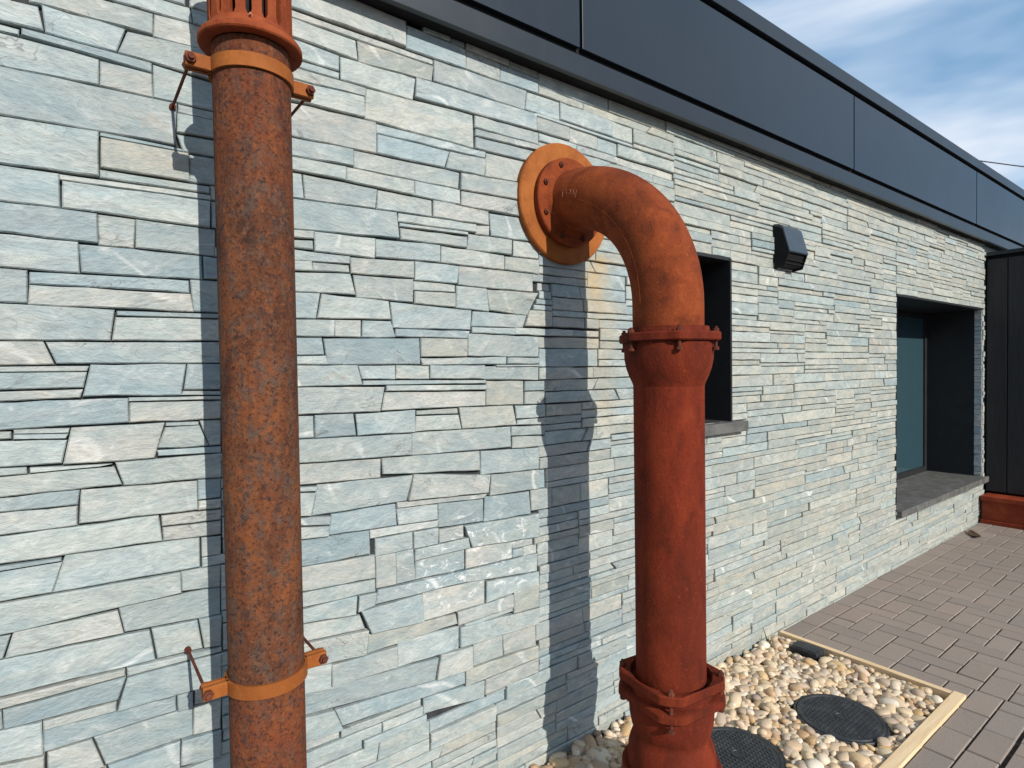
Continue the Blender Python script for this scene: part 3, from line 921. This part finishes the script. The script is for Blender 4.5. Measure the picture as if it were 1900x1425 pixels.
def stone_vf(q, rr, gap=0.0012):
    """irregular slab: outline with broken edges, chamfered face"""
    c = (sum(p[0] for p in q) / 4, sum(p[1] for p in q) / 4)
    # shrink for the joint
    pts = []
    Q = []
    for i in range(4):
        p = q[i]; a = q[i - 1]; b = q[(i + 1) % 4]
        hx = gap if p[0] < c[0] else -gap
        hz = gap if p[1] < c[1] else -gap
        Q.append((p[0] + hx, p[1] + hz))
    out = []
    for i in range(4):
        a = Q[i]; b = Q[(i + 1) % 4]
        L = hypot(b[0] - a[0], b[1] - a[1])
        n = max(1, min(6, int(L / 0.045)))
        nx, nz = (b[1] - a[1]) / (L + 1e-9), -(b[0] - a[0]) / (L + 1e-9)
        thick = abs(Q[0][1] - Q[3][1])
        for k in range(n):
            t = k / n
            j = rr.uniform(-0.0016, 0.0012) if k else rr.uniform(-0.0010, 0.0)
            if thick < 0.02: j *= 0.4
            out.append((a[0] + (b[0] - a[0]) * t - nx * -j, a[1] + (b[1] - a[1]) * t - nz * -j))
    d = rr.uniform(-0.0055, 0.005)
    if rr.random() < 0.08: d += rr.uniform(0.003, 0.008)
    tx, tz = rr.uniform(-0.010, 0.010), rr.uniform(-0.035, 0.035)
    ins = min(0.0026, 0.16 * min(abs(Q[0][1] - Q[3][1]), abs(Q[1][0] - Q[0][0])))
    n = len(out)
    def dep(x, z): return max(-0.016, min(0.014, d + tx * (x - c[0]) + tz * (z - c[1])))
    V = [(x, BK + 0.004, z) for x, z in out]
    V += [(x, dep(x, z) + 0.0022 + rr.uniform(0, 0.0016), z) for x, z in out]
    inner = []
    for x, z in out:
        vx, vz = c[0] - x, c[1] - z
        hw = max(abs(Q[1][0] - Q[0][0]) / 2, 0.01); hh = max(abs(Q[0][1] - Q[3][1]) / 2, 0.004)
        x2 = x + (ins if vx > 0 else -ins) * min(1, abs(vx) / hw)
        z2 = z + (ins if vz > 0 else -ins) * min(1, abs(vz) / hh)
        inner.append((x2, dep(x2, z2), z2))
    V += inner
    F = [tuple(range(2 * n, 3 * n))]
    for k in range(n):
        k2 = (k + 1) % n
        F += [(k, k2, n + k2, n + k), (n + k, n + k2, 2 * n + k2, 2 * n + k)]
    return V, F

rr = random.Random(5)
its = []
for qi, q in enumerate(quads):
    cxq = sum(p[0] for p in q) / 4
    t = max(0.0, min(1.0, (cxq - 0.5) / 2.6)) * 0.85 + 0.1 * max(0.0, (q[0][1] - 1.6))
    tn = rr.choice(TINTS_R) if rr.random() < t else rr.choice(TINTS_L)
    if t > 0.5: tn = (tn[0] * 1.05, tn[1] * 1.01, tn[2] * 0.95)  # warmer rightward: cream stone, plus some reflected light put into the tint
    pq = to_px((cxq, 0, sum(p[1] for p in q) / 4))
    if pq and 640 < pq[0] < 1000 and 960 < pq[1] < 1180 and rr.random() < 0.3: tn = (0.50, 0.495, 0.485)
    k = rr.uniform(0.86, 1.08) * 0.85
    tn = tuple(a_ * 0.80 + b_ * 0.20 for a_, b_ in zip(tn, (0.425, 0.458, 0.452)))
    tn = (tn[0] * k, tn[1] * k * 1.008, tn[2] * k * 0.972)
    off = (rr.uniform(-9, 9), rr.uniform(-9, 9), rr.uniform(-9, 9))
    ar = view_area([(p[0], 0, p[1]) for p in q])
    its.append((ar, stone_vf(q, rr, 0.0 if qi < n_traced else 0.0017), tn, off))
its.sort(key=lambda t: -t[0])
for ar, vf, tn, off in its[:300]:
    o = add('stone', vf, 'stone', wall)
    set_tint(o.data, tn, off)
rest = its[300:]
o = add_joined('stone_cladding', [t[1] for t in rest], [t[2] for t in rest], 'stone', wall, [t[3] for t in rest])
tag(o, kind='stuff')
bmx = bmesh.new(); bmx.from_mesh(o.data); bmesh.ops.recalc_face_normals(bmx, faces=bmx.faces); bmx.to_mesh(o.data); bmx.free()

# stone return on the far side of the deep recess
ret = []
z = NIC[2] + 0.01
rq = random.Random(21)
while z < NIC[3] - 0.01:
    h = rq.uniform(0.03, 0.07)
    z1 = min(z + h, NIC[3] - 0.004)
    d = rq.uniform(0.0, 0.006)
    ret.append((box(NIC[1] - 0.012 + d, NIC[1] + 0.004, 0.008 + rq.uniform(0, .004), 0.062, z + 0.0015, z1 - 0.0015), tuple(v * 0.9 for v in rq.choice(TINTS_L)), (rq.uniform(-9, 9), rq.uniform(-9, 9), 0)))
    z = z1
for vf, tn, off in ret:
    o = add('return_stone', vf, 'stone', wall)
    set_tint(o.data, tn, off)

# ------------------------------------------------------------------ fascia
FP = -0.07
FX0, FX1 = -1.8, 9.0
fas = add('fascia', join(box(FX0, FX1, FP + 0.022, 0.088, SOFFIT, 3.06)), 'void', bld)
add('lower_trim', box(FX0, FX1, FP, FP + 0.021, SOFFIT - 0.004, 2.564, 0.002), 'trim', fas)
add('coping', join(box(FX0, FX1, FP - 0.006, 0.26, 3.054, 3.128, 0.003)), 'trim', fas)
joints = [FX0, -0.78, 1.508, 3.752, 6.075, 8.36, FX1]
for i in range(len(joints) - 1):
    a, b_ = joints[i] + 0.007, joints[i + 1] - 0.007
    o = add('panel', box(a, b_, FP + 0.001 + 0.0006 * (i % 2), FP + 0.021, 2.592, 3.026, 0.0015), 'panel', fas)

# ------------------------------------------------------------------ small window behind the elbow pipe
w = add('window', join(box(WIN[0], WIN[1], 0.205, 0.26, WIN[2], WIN[2] + 0.05), box(WIN[0], WIN[1], 0.205, 0.26, WIN[3] - 0.05, WIN[3]),
        box(WIN[0], WIN[0] + 0.05, 0.205, 0.26, WIN[2] + 0.05, WIN[3] - 0.05), box(WIN[1] - 0.05, WIN[1], 0.205, 0.26, WIN[2] + 0.05, WIN[3] - 0.05)), 'reveal', bld)
add('pane', box(WIN[0] + 0.05, WIN[1] - 0.05, 0.225, 0.240, WIN[2] + 0.05, WIN[3] - 0.05), 'glass', w)
add('reveal', join(box(WIN[0] - 0.001, WIN[0] + 0.008, -0.004, 0.204, WIN[2], WIN[3]), box(WIN[1] - 0.012, WIN[1] + 0.001, -0.006, 0.204, WIN[2], WIN[3]),
                   box(WIN[0] + 0.009, WIN[1] - 0.013, -0.004, 0.204, WIN[3] - 0.012, WIN[3] + 0.001)), 'reveal', w)
add('sill', box(WIN[0] - 0.09, WIN[1] + 0.095, -0.035, 0.204, WIN[2] - 0.052, WIN[2] - 0.002, 0.004), 'slate', w)

# ------------------------------------------------------------------ deep window recess at the far end
nd = 0.43
rec = add('recessed_window', join(box(NIC[0] - 0.02, NIC[1] + 0.02, nd, nd + 0.05, NIC[2], NIC[2] + 0.055), box(NIC[0] - 0.02, NIC[1] + 0.02, nd, nd + 0.05, NIC[3] - 0.06, NIC[3]),
          box(NIC[1] - 0.06, NIC[1] + 0.02, nd, nd + 0.05, NIC[2] + 0.055, NIC[3] - 0.06), box(NIC[0] - 0.02, NIC[0] + 0.06, nd, nd + 0.05, NIC[2] + 0.055, NIC[3] - 0.06)), 'reveal', bld)
add('pane', box(NIC[0] + 0.06, NIC[1] - 0.06, nd + 0.015, nd + 0.03, NIC[2] + 0.055, NIC[3] - 0.06), 'glass_teal', rec)
add('sill', box(NIC[0] + 0.004, NIC[1] + 0.05, -0.035, nd - 0.002, NIC[2] - 0.042, NIC[2] + 0.006, 0.004), 'slate', rec)
add('reveal', join(box(NIC[1] - 0.008, NIC[1] + 0.003, 0.063, nd - 0.001, NIC[2] + 0.007, NIC[3] - 0.014), box(NIC[0] - 0.003, NIC[0] + 0.010, 0.0, nd - 0.001, NIC[2] + 0.007, NIC[3]),
                   box(NIC[0] + 0.011, NIC[1] - 0.013, -0.003, nd - 0.001, NIC[3] - 0.013, NIC[3] + 0.002)), 'reveal', rec)

# ------------------------------------------------------------------ black boarded enclosure at the end of the wall
enc = thing('boarded_enclosure', (7.3, -0.7, 0.0), 'black boarded enclosure on a rusty red base beam beyond the recessed window', 'enclosure')
add('carcass', box(6.66, 8.3, -1.5, -0.004, 0.262, 2.39), 'void', enc)
for k in range(10):
    y1 = -0.006 - k * 0.15
    add('board', box(6.632, 6.659, y1 - 0.144, y1, 0.264, 2.36, 0.003), 'black_board', enc)
add('capping', box(6.61, 8.32, -1.52, -0.003, 2.392, 2.425, 0.003), 'trim', enc)
add('base_beam', join(box(6.44, 8.3, -1.55, -0.012, 0.0, 0.035, .003), box(6.47, 8.3, -1.53, -0.014, 0.036, 0.205), box(6.44, 8.3, -1.55, -0.012, 0.206, 0.245, .003)), 'corten', enc)

# ------------------------------------------------------------------ wall vent hood
vh = thing('vent_hood', (3.07, 0.0, 1.93), 'small dark blue-grey vent hood on the wall above the two windows', 'vent')
def prism_x(prof, x0, x1):
    n = len(prof)
    V = [(x0, y, z) for y, z in prof] + [(x1, y, z) for y, z in prof]
    F = [tuple(range(n)), tuple(range(2 * n - 1, n - 1, -1))] + [(k, (k + 1) % n, n + (k + 1) % n, n + k) for k in range(n)]
    return V, F
hx0, hx1 = 2.957, 3.15
prof = [(-0.002, 2.172), (-0.030, 2.168), (-0.052, 2.150), (-0.088, 2.022), (-0.084, 2.016), (-0.048, 2.140), (-0.026, 2.155), (-0.002, 2.160)]
add('hood', join(prism_x(prof, hx0, hx1)), 'vent', vh)
side = [(-0.002, 2.160), (-0.026, 2.155), (-0.048, 2.140), (-0.084, 2.016), (-0.058, 1.945), (-0.002, 1.938)]
add('side_cheek', prism_x(side, hx0, hx0 + 0.006), 'void', vh)
add('side_cheek', prism_x(side, hx1 - 0.006, hx1), 'void', vh)
add('inner_body', prism_x([(-0.002, 2.15), (-0.024, 2.148), (-0.044, 2.132), (-0.074, 2.018), (-0.050, 1.955), (-0.002, 1.948)], hx0 + 0.012, hx1 - 0.012), 'void', vh)
for k in range(2):
    z = 1.962 + k * 0.017
    y = -0.056 - k * 0.0075
    add('louvre', box(hx0 + 0.007, hx1 - 0.007, y - 0.004, y + 0.006, z, z + 0.004), 'void', vh)

# ------------------------------------------------------------------ left pipe: tall rusty pipe with slotted cowl and two brackets
LX, LY, LR = 0.333, -0.252, 0.0785
lp = thing('vent_pipe', (LX, LY, 0.0), 'tall mottled rusty pipe with a slotted cowl, held off the wall by brackets', 'pipe')
add('pipe', revolve(LX, LY, [(LR, 0.0), (LR, 2.125)], 64), 'rust_mottled', lp, True)
add('pipe_foot', revolve(LX, LY, [(LR + 0.03, 0.0), (LR + 0.03, 0.012), (LR + 0.004, 0.014), (LR + 0.003, 0.05)], 48), 'rust_mottled', lp, True)
cw = add('cowl', revolve(LX, LY, [(0.079, 2.127), (0.1020, 2.127), (0.1045, 2.130), (0.1045, 2.139), (0.1010, 2.144), (0.0920, 2.149), (0.0860, 2.156), (0.0845, 2.164),
                                  (0.0795, 2.164)], 64, closed=True), 'rust_cowl', lp, True)
NB = 17
for k in range(NB):
    a = 2 * pi * (k + 0.5) / NB
    da = 2 * pi / NB * 0.31
    V = []
    for z, s in ((2.162, 1.55), (2.166, 1.30), (2.174, 1.0), (2.40, 1.0)):
        for r_, aa in ((0.0845, a - da * s), (0.0845, a + da * s), (0.073, a + da * s), (0.073, a - da * s)):
            V.append((LX + r_ * cos(aa), LY + r_ * sin(aa), z))
    F = [(0, 1, 2, 3), (12, 13, 14, 15)]
    for i in range(3):
        for j in range(4):
            F.append((i * 4 + j, i * 4 + (j + 1) % 4, i * 4 + 4 + (j + 1) % 4, i * 4 + 4 + j))
    add('cowl_bar', (V, F), 'rust_cowl', cw)
add('cowl_cap', revolve(LX, LY, [(0.070, 2.399), (0.0850, 2.399), (0.087, 2.43), (0.080, 2.448), (0.058, 2.462), (0.025, 2.470), (0.004, 2.472)], 48), 'rust_cowl', cw, True)
add('inner_throat', revolve(LX, LY, [(0.060, 2.13), (0.060, 2.41)], 32), 'void', cw, True)
vd = Vector((-LX, -CAM_D - LY, 0)).normalized()
add('screw', bolt((LX + vd.x * 0.0845, LY + vd.y * 0.0845, 2.160), vd, 0.0045, 0.003, 0.002), 'mark', cw)

def bracket(zc):
    ri, ro, hh = LR + 0.001, LR + 0.0065, 0.0145
    seg = 64
    pr = [(ri, zc - hh), (ro, zc - hh), (ro, zc + hh), (ri, zc + hh)]
    b = add('bracket', revolve(LX, LY, pr, seg, closed=True), 'rust_band', lp, True)
    for s in (-1, 1):
        x0, x1 = LX + s * (ro - 0.006), LX + s * (ro + 0.045)
        add('ear', box(min(x0, x1), max(x0, x1), LY - 0.014, LY - 0.003, zc - hh, zc + hh, 0.002), 'rust_band', b)
        add('ear', box(min(x0, x1), max(x0, x1), LY + 0.003, LY + 0.014, zc - hh, zc + hh, 0.002), 'rust_band', b)
        xb = LX + s * (ro + 0.036)
        add('bolt', bolt((xb, LY - 0.014, zc), (0, -1, 0), 0.0105, 0.008, 0.040), 'rust_dark', b)
        add('stand_off_rod', join(tube([(xb, LY + 0.014, zc - 0.004), (xb, 0.022, zc - 0.004)], 0.0034, 10), tube([(xb, -0.012, zc - 0.004), (xb, -0.002, zc - 0.004)], 0.0075, 10)), 'rust_dark', b)
bracket(2.073)
bracket(0.762)

# ------------------------------------------------------------------ right pipe: elbow out of the wall, down into the gravel
EX, EY, ER, EZ = 1.472, -0.470, 0.107, 2.036
ep = thing('elbow_pipe', (EX, EY, 0.0), 'big red-brown cast pipe bending out of the wall and down into the gravel', 'pipe')
# bolted wall flange
wf = add('wall_flange', rot_y(revolve(0, 0, [(0.10, -0.020), (0.214, -0.020), (0.219, -0.010), (0.219, 0.016), (0.215, 0.021), (0.10, 0.021)], 72, closed=True), EX, EZ), 'rust_band', ep, True)
ef = add('pipe_flange', rot_y(revolve(0, 0, [(0.10, 0.0215), (0.156, 0.0215), (0.159, 0.026), (0.159, 0.044), (0.155, 0.048), (0.122, 0.049), (0.109, 0.062), (0.10, 0.062)], 72, closed=True), EX, EZ), 'rust_elbow', ep, True)
for k in range(8):
    a = 2 * pi * (k + 0.5) / 8
    x, z = EX + 0.136 * cos(a), EZ + 0.136 * sin(a)
    add('bolt', bolt((x, -0.0485, z), (0, -1, 0), 0.0105, 0.007, 0.01), 'rust_dark', ef)
RB = 0.415
path = [(EX, -0.03, EZ), (EX, -0.045, EZ)]
yc, zc = EY + RB, EZ - RB
for k in range(0, 25):
    a = pi / 2 * k / 24
    path.append((EX, yc - RB * sin(a), zc + RB * cos(a)))
path += [(EX, EY, zc - 0.03), (EX, EY, 1.532)]
el = add('elbow', tube(path, ER, 56), 'rust_elbow', ep, True)
# mould seam along the side of the elbow and faint raised cast letters
seam = []
for k in range(3, 25):
    a = pi / 2 * k / 24
    seam.append((EX - ER * 0.999, yc - (RB - 0.018) * sin(a), zc + (RB - 0.018) * cos(a)))
add('mould_seam', tube(seam, [0.0005 + 0.0009 * ((k * 7) % 5 < 2) for k in range(len(seam))], 6), 'rust_elbow', el, True)
def on_elbow(u, v):
    """point on the pipe skin; u metres along from the flange, v metres up round the camera side"""
    a = max(0.0, (u - 0.025) / RB)
    off = v / ER
    rad_dir = Vector((0, -sin(a), cos(a)))
    p = Vector((EX, yc - RB * sin(a), zc + RB * cos(a))) if u > 0.025 else Vector((EX, -0.03 - u, EZ))
    return p + (Vector((-1, 0, 0)) * cos(off) + rad_dir * sin(off)) * (ER + 0.0006)
letters = [[(0.0, 1), (0.7, 1)], [(0.35, 1), (0.35, 0)], [(1.0, 0), (1.0, 1), (1.55, 1), (1.65, .75), (1.55, .5), (1.0, .5)], [(2.0, 0), (2.0, 1), (2.6, 0), (2.6, 1)]]
marks = []
for st in letters:
    pts = []
    for i in range(len(st) - 1):
        for t in (0, 0.5):
            pts.append(on_elbow(0.075 + 0.030 * (st[i][0] + (st[i + 1][0] - st[i][0]) * t), -0.012 + 0.024 * (st[i][1] + (st[i + 1][1] - st[i][1]) * t)))
    pts.append(on_elbow(0.075 + 0.030 * st[-1][0], -0.012 + 0.024 * st[-1][1]))
    marks.append(tube(pts, 0.0008, 5))
add('cast_mark', join(*marks), 'mark', el)

CA = atan2(-CAM_D - EY, -EX)                       # direction towards the viewer's side
def lobed(n, ph, amp, base):
    def f(a, r):
        if r < base: return 1.0
        t = max(0.0, cos(n * (a - ph)))
        return 1.0 + amp * t ** 2.2
    return f
def squarish(ph, base, cap):
    """rounded square ring with its corners at ph + k*90 deg"""
    def f(a, r):
        if r < base: return 1.0
        d = ((a - ph) % (pi / 2)) - pi / 4
        return min(1.0 / cos(d), cap)
    return f
# upper collar at the foot of the elbow
cf = add('collar_flange', revolve(EX, EY, [(0.100, 1.508), (0.140, 1.508), (0.144, 1.512), (0.144, 1.531), (0.140, 1.535), (0.124, 1.536), (0.121, 1.552), (0.100, 1.552)], 80, lobed(6, CA + 0.22, 0.10, 0.13), True), 'rust_red', ep, True)
for k in range(6):
    a = CA + 0.22 + 2 * pi * k / 6
    add('bolt', bolt((EX + 0.143 * cos(a), EY + 0.143 * sin(a), 1.535), (0, 0, 1), 0.009, 0.009, 0.055), 'rust_dark', cf)
add('bell_socket', revolve(EX, EY, [(0.100, 1.507), (0.133, 1.507), (0.134, 1.490), (0.133, 1.456), (0.128, 1.430), (0.119, 1.404), (0.110, 1.385), (0.106, 1.372), (0.100, 1.372)], 72, closed=True), 'rust_red', ep, True)
add('pipe', revolve(EX, EY, [(0.1065, 1.40), (0.1065, 0.43)], 72), 'rust_red', ep, True)
# lower gland: two lobed rings with bolts between
g1 = add('gland', revolve(EX, EY, [(0.108, 0.452), (0.119, 0.456), (0.124, 0.480), (0.130, 0.484), (0.1335, 0.480), (0.1340, 0.458), (0.130, 0.453), (0.124, 0.450), (0.124, 0.430), (0.130, 0.427), (0.1350, 0.423), (0.1360, 0.406), (0.131, 0.400), (0.108, 0.398)],
                          128, squarish(CA, 0.1295, 1.19), True), 'rust_red', ep, True)
for k in range(4):
    a = CA + pi / 2 * k
    add('bolt', bolt((EX + 0.148 * cos(a), EY + 0.148 * sin(a), 0.484), (0, 0, 1), 0.010, 0.010, 0.110), 'rust_dark', g1)
add('lower_body', revolve(EX, EY, [(0.100, 0.399), (0.128, 0.399), (0.130, 0.385), (0.128, 0.350), (0.122, 0.318), (0.116, 0.306), (0.114, 0.296), (0.117, 0.286), (0.123, 0.275), (0.131, 0.250), (0.134, 0.215), (0.134, 0.150), (0.100, 0.150)], 72, closed=True), 'rust_red', ep, True)
g2 = add('base_flange', revolve(EX, EY, [(0.100, 0.185), (0.150, 0.192), (0.153, 0.187), (0.153, 0.166), (0.148, 0.160), (0.100, 0.158)], 96, lobed(4, CA + 0.7, 0.10, 0.13), True), 'rust_red', ep, True)
for k in range(4):
    a = CA + 0.7 + pi / 2 * k
    add('bolt', bolt((EX + 0.150 * cos(a), EY + 0.150 * sin(a), 0.191), (0, 0, 1), 0.011, 0.010, 0.05), 'rust_dark', g2)
add('foot_pipe', revolve(EX, EY, [(0.125, 0.16), (0.122, 0.06), (0.122, -0.05)], 64), 'rust_red', ep, True)

# ------------------------------------------------------------------ gravel bed with timber edging and covers
bed = add('gravel_bed', box(BED_X0, BED_X1 + 0.002, BED_Y - 0.002, 0.022, -0.085, -0.038), 'soil')
tag(bed, kind='structure')
ed = thing('timber_edging', (3.0, -0.79, -0.06), 'pale bare timber edging boards round the pebble bed', 'edging')
add('board', box(BED_X0 - 0.045, 3.018, BED_Y - 0.045, BED_Y, -0.086, 0.011, 0.002), 'timber', ed)
add('board', box(BED_X1 + 0.012, 3.016, BED_Y + 0.001, -0.006, -0.086, 0.008, 0.002), make_wood('pale_pine_end', (0.58, 0.40, 0.22), (0.72, 0.55, 0.35), 'Y', 0.8), ed)
add('board', box(BED_X0 - 0.045, BED_X0 - 0.001, BED_Y + 0.001, -0.006, -0.086, 0.010, 0.002), 'timber', ed)

COVERS = [(2.462, -0.545, 0.160), (1.925, -0.415, 0.160)]
def cover(cx, cy, r, label):
    t = thing('inspection_cover', (cx, cy, -0.035), label, 'cover', 'round covers in the pebbles')
    add('riser', revolve(cx, cy, [(r + 0.012, -0.037), (r + 0.012, -0.006), (r + 0.010, -0.003), (r + 0.002, -0.003), (r + 0.002, -0.037)], 64, closed=True), 'cover', t, True)
    add('lid', revolve(cx, cy, [(r, -0.03), (r, -0.002), (r - 0.003, 0.001), (r - 0.012, 0.001), (r - 0.014, -0.001)], 64), 'cover', t, True)
    # raised tread studs, too small to part singly
    st = []
    s = 0.0165
    n = int(r / s) + 1
    for i in range(-n, n + 1):
        for j in range(-n, n + 1):
            x, y = i * s, j * s
            q = hypot(x, y)
            if q > r - 0.024 or q < 0.026: continue
            w_ = 0.0052
            v = [(cx + x - w_, cy + y - w_, -0.0012), (cx + x + w_, cy + y - w_, -0.0012), (cx + x + w_, cy + y + w_, -0.0012), (cx + x - w_, cy + y + w_, -0.0012),
                 (cx + x - w_ * .6, cy + y - w_ * .6, 0.0022), (cx + x + w_ * .6, cy + y - w_ * .6, 0.0022), (cx + x + w_ * .6, cy + y + w_ * .6, 0.0022), (cx + x - w_ * .6, cy + y + w_ * .6, 0.0022)]
            st.append((v, [(4, 5, 6, 7), (0, 1, 5, 4), (1, 2, 6, 5), (2, 3, 7, 6), (3, 0, 4, 7)]))
    o = add('tread_studs', join(*st), 'cover', t)
    tag(o, kind='stuff')
    add('centre_boss', revolve(cx, cy, [(0.022, -0.0012), (0.022, 0.002), (0.018, 0.003), (0.016, 0.0005), (0.003, 0.0005)], 24), 'cover', t, True)
cover(*COVERS[0], 'round black studded cover lying free among pebbles beside the timber corner')
cover(*COVERS[1], 'round black studded cover half hidden behind the foot of the elbow pipe')

dc = thing('drain_cap', (2.915, -0.19, -0.035), 'small black rectangular drain cap against the timber end board', 'drain cap')
def rbox(cx, cy, w_, d_, z0, z1, ang, ch):
    v, f = box(-w_ / 2, w_ / 2, -d_ / 2, d_ / 2, z0, z1, ch)
    return [(cx + x * cos(ang) - y * sin(ang), cy + x * sin(ang) + y * cos(ang), z) for x, y, z in v], f
add('body', rbox(2.915, -0.19, 0.090, 0.130, -0.037, 0.014, 0.06, 0.004), 'cover', dc)
add('lid', rbox(2.915, -0.19, 0.074, 0.112, 0.0142, 0.018, 0.06, 0.0015), 'cover', dc)

# pebbles
rp = random.Random(9)
pool = []
def pebble_mesh(idx, sub):
    bm = bmesh.new()
    bmesh.ops.create_icosphere(bm, subdivisions=sub, radius=1.0)
    r2 = random.Random(100 + idx)
    ax = [Vector((r2.gauss(0, 1), r2.gauss(0, 1), r2.gauss(0, 1))).normalized() for _ in range(5)]
    am = [r2.uniform(-0.16, 0.20) for _ in range(5)]
    for v in bm.verts:
        n = v.co.normalized()
        k = 1.0
        for a, q in zip(ax, am):
            d = n.dot(a)
            k += q * max(0, d) ** 2
        e = 0.86
        n2 = Vector((math.copysign(abs(n.x) ** e, n.x), math.copysign(abs(n.y) ** e, n.y), math.copysign(abs(n.z) ** e, n.z)))
        v.co = n2 * k
    bm.verts.index_update()
    V = [v.co.copy() for v in bm.verts]
    F = [tuple(v.index for v in f.verts) for f in bm.faces]
    bm.free()
    return V, F
spots = []
def blocked(x, y, r):
    if hypot(x - EX, y - EY) < 0.126 + r * 0.4: return True
    for cx, cy, cr_ in COVERS:
        if hypot(x - cx, y - cy) < cr_ + 0.010 + r * 0.55: return True
    if -0.060 - r < x - 2.915 < 0.046 + r and -0.075 - r < y + 0.19 < 0.066 + r * 0.8: return True
    return False
# lower layer, then upper layer of stones settled on it
for layer, sp, zz in ((0, 0.027, -0.026), (1, 0.025, -0.010), (2, 0.044, 0.001)):
    x = BED_X0 + 0.02
    row = 0
    while x < BED_X1 - 0.012:
        y = BED_Y + 0.016 + (row % 2) * sp * 0.5
        while y < -0.006:
            rr_ = rp.choice([0.008, 0.010, 0.012, 0.014, 0.016, 0.019, 0.024]) * rp.uniform(0.9, 1.15)
            px_, py_ = x + rp.uniform(-0.35, 0.35) * sp, y + rp.uniform(-0.35, 0.35) * sp
            px_ = min(max(px_, BED_X0 + rr_), BED_X1 - rr_ * 0.95); py_ = min(max(py_, BED_Y + rr_ * 0.95), -rr_ * 0.8)
            corner = px_ > 2.86 and py_ < -0.68 and layer > 0 and hypot(px_ - 2.975, py_ + 0.772) < 0.075
            if not blocked(px_, py_, rr_) and not corner and not (layer == 2 and rp.random() < 0.45):
                spots.append((px_, py_, zz + rp.uniform(-0.004, 0.004), rr_))
            y += sp
        x += sp * 0.87
        row += 1
pe = []
for (x, y, z, r) in spots:
    q = to_px((x, y, z))
    ar = 0.0
    if q and -30 < q[0] < IW + 30 and -30 < q[1] < IH + 60: ar = (r / q[2]) ** 2 * (0.15 if z < -0.02 else 1.0)
    pe.append((ar, x, y, z, r))
pe.sort(key=lambda t: -t[0])
for i in range(9): pool.append(pebble_mesh(i, 2))
pmeshes = []
for i, (V, F) in enumerate(pool):
    me = bpy.data.meshes.new('pebble')
    me.from_pydata([tuple(v) for v in V], [], F)
    me.polygons.foreach_set('use_smooth', [True] * len(F))
    set_tint(me, (0.0, 0.0, 0.0))
    me.materials.append(M['pebble'])
    pmeshes.append(me)
def peb_xf(r):
    return (Vector((r * rp.uniform(0.95, 1.55), r * rp.uniform(0.8, 1.1), r * rp.uniform(0.55, 0.85))), (rp.uniform(-0.35, 0.35), rp.uniform(-0.35, 0.35), rp.uniform(0, 6.28)))
from mathutils import Euler
for ar, x, y, z, r in pe[:300]:
    o = bpy.data.objects.new('pebble', rp.choice(pmeshes))
    sc, ro_ = peb_xf(r)
    o.location = (x, y, z); o.scale = sc; o.rotation_euler = ro_
    col.objects.link(o)
    o.parent = bed
low = [pebble_mesh(i, 1) for i in range(9)]
V, F, T = [], [], []
for ar, x, y, z, r in pe[300:]:
    v, f = rp.choice(low if ar < 1e-9 or z < -0.02 else pool)
    sc, ro_ = peb_xf(r)
    mm = Matrix.Translation((x, y, z)) @ Euler(ro_).to_matrix().to_4x4() @ Matrix.Diagonal((*sc, 1))
    o0 = len(V)
    V += [tuple(mm @ p) for p in v]
    F += [tuple(k + o0 for k in t) for t in f]
    tv = rp.random()
    T += [tv] * len(f)
me = bpy.data.meshes.new('pebbles')
me.from_pydata(V, [], F)
me.polygons.foreach_set('use_smooth', [True] * len(F))
a = me.attributes.new('tint', 'FLOAT_COLOR', 'FACE')
T = np.array(T, dtype=np.float32)
a.data.foreach_set('color', np.stack([T, T, T, np.ones_like(T)], 1).ravel())
me.materials.append(M['pebble'])
o = bpy.data.objects.new('pebbles', me)
col.objects.link(o)
o.parent = bed
tag(o, kind='stuff')

# ------------------------------------------------------------------ small things
def leaf_vf(cx, cy, z, L, W, ang, curl=0.02):
    V, F = [], []
    n = 7
    for i in range(n + 1):
        t = i / n
        w_ = W * sin(pi * min(1, t * 0.94 + 0.03)) ** 0.8
        zz = z + curl * (2 * t - 1) ** 2
        for s, h in ((-1, 0.006), (0, 0.0), (1, 0.006)):
            x, y = (t - 0.5) * L, s * w_ / 2
            V.append((cx + x * cos(ang) - y * sin(ang), cy + x * sin(ang) + y * cos(ang), zz + h))
    for i in range(n):
        for j in range(2):
            a_ = i * 3 + j
            F.append((a_, a_ + 1, a_ + 4, a_ + 3))
    k = len(V)
    V2 = [(x, y, z_ - 0.0012) for x, y, z_ in V]
    return join((V, F), (V2, [t[::-1] for t in F]))
lf = add('dead_leaf', leaf_vf(5.93, -0.10, 0.0035, 0.22, 0.075, 0.5, 0.012), 'leaf_dry', origin=(5.93, -0.10, 0.0))
tag(lf, 'dark curled dead leaf on the paving at the foot of the far wall', 'leaf')
wd = thing('weed', (2.83, -0.03, -0.02), 'tiny weed sprouting at the foot of the wall beside the pebbles', 'weed')
for k in range(6):
    a = k * 1.05 + 0.3
    lean = 0.022 + 0.008 * (k % 3)
    hgt = 0.05 + 0.02 * (k % 2) + (0.03 if k == 1 else 0)
    p0 = Vector((2.83, -0.03, -0.025))
    pts = [p0, p0 + Vector((lean * .4 * cos(a), lean * .4 * sin(a), hgt * .6)), p0 + Vector((lean * cos(a), lean * sin(a), hgt))]
    add('blade', tube(pts, [0.0022, 0.0026, 0.0006], 5), 'leaf_green', wd)
# overhead cable beyond the roof
cpts = []
for i in range(25):
    t = i / 24
    cpts.append((20.0 + 18.0 * t, 11.0 - 14.0 * t, 10.8 - 3.2 * t - 0.5 * sin(pi * t)))
cb = add('overhead_cable', tube(cpts, 0.022, 6), 'cable', origin=(29, 4, 9))
tag(cb, 'thin dark overhead cable crossing the sky beyond the roof', 'cable')
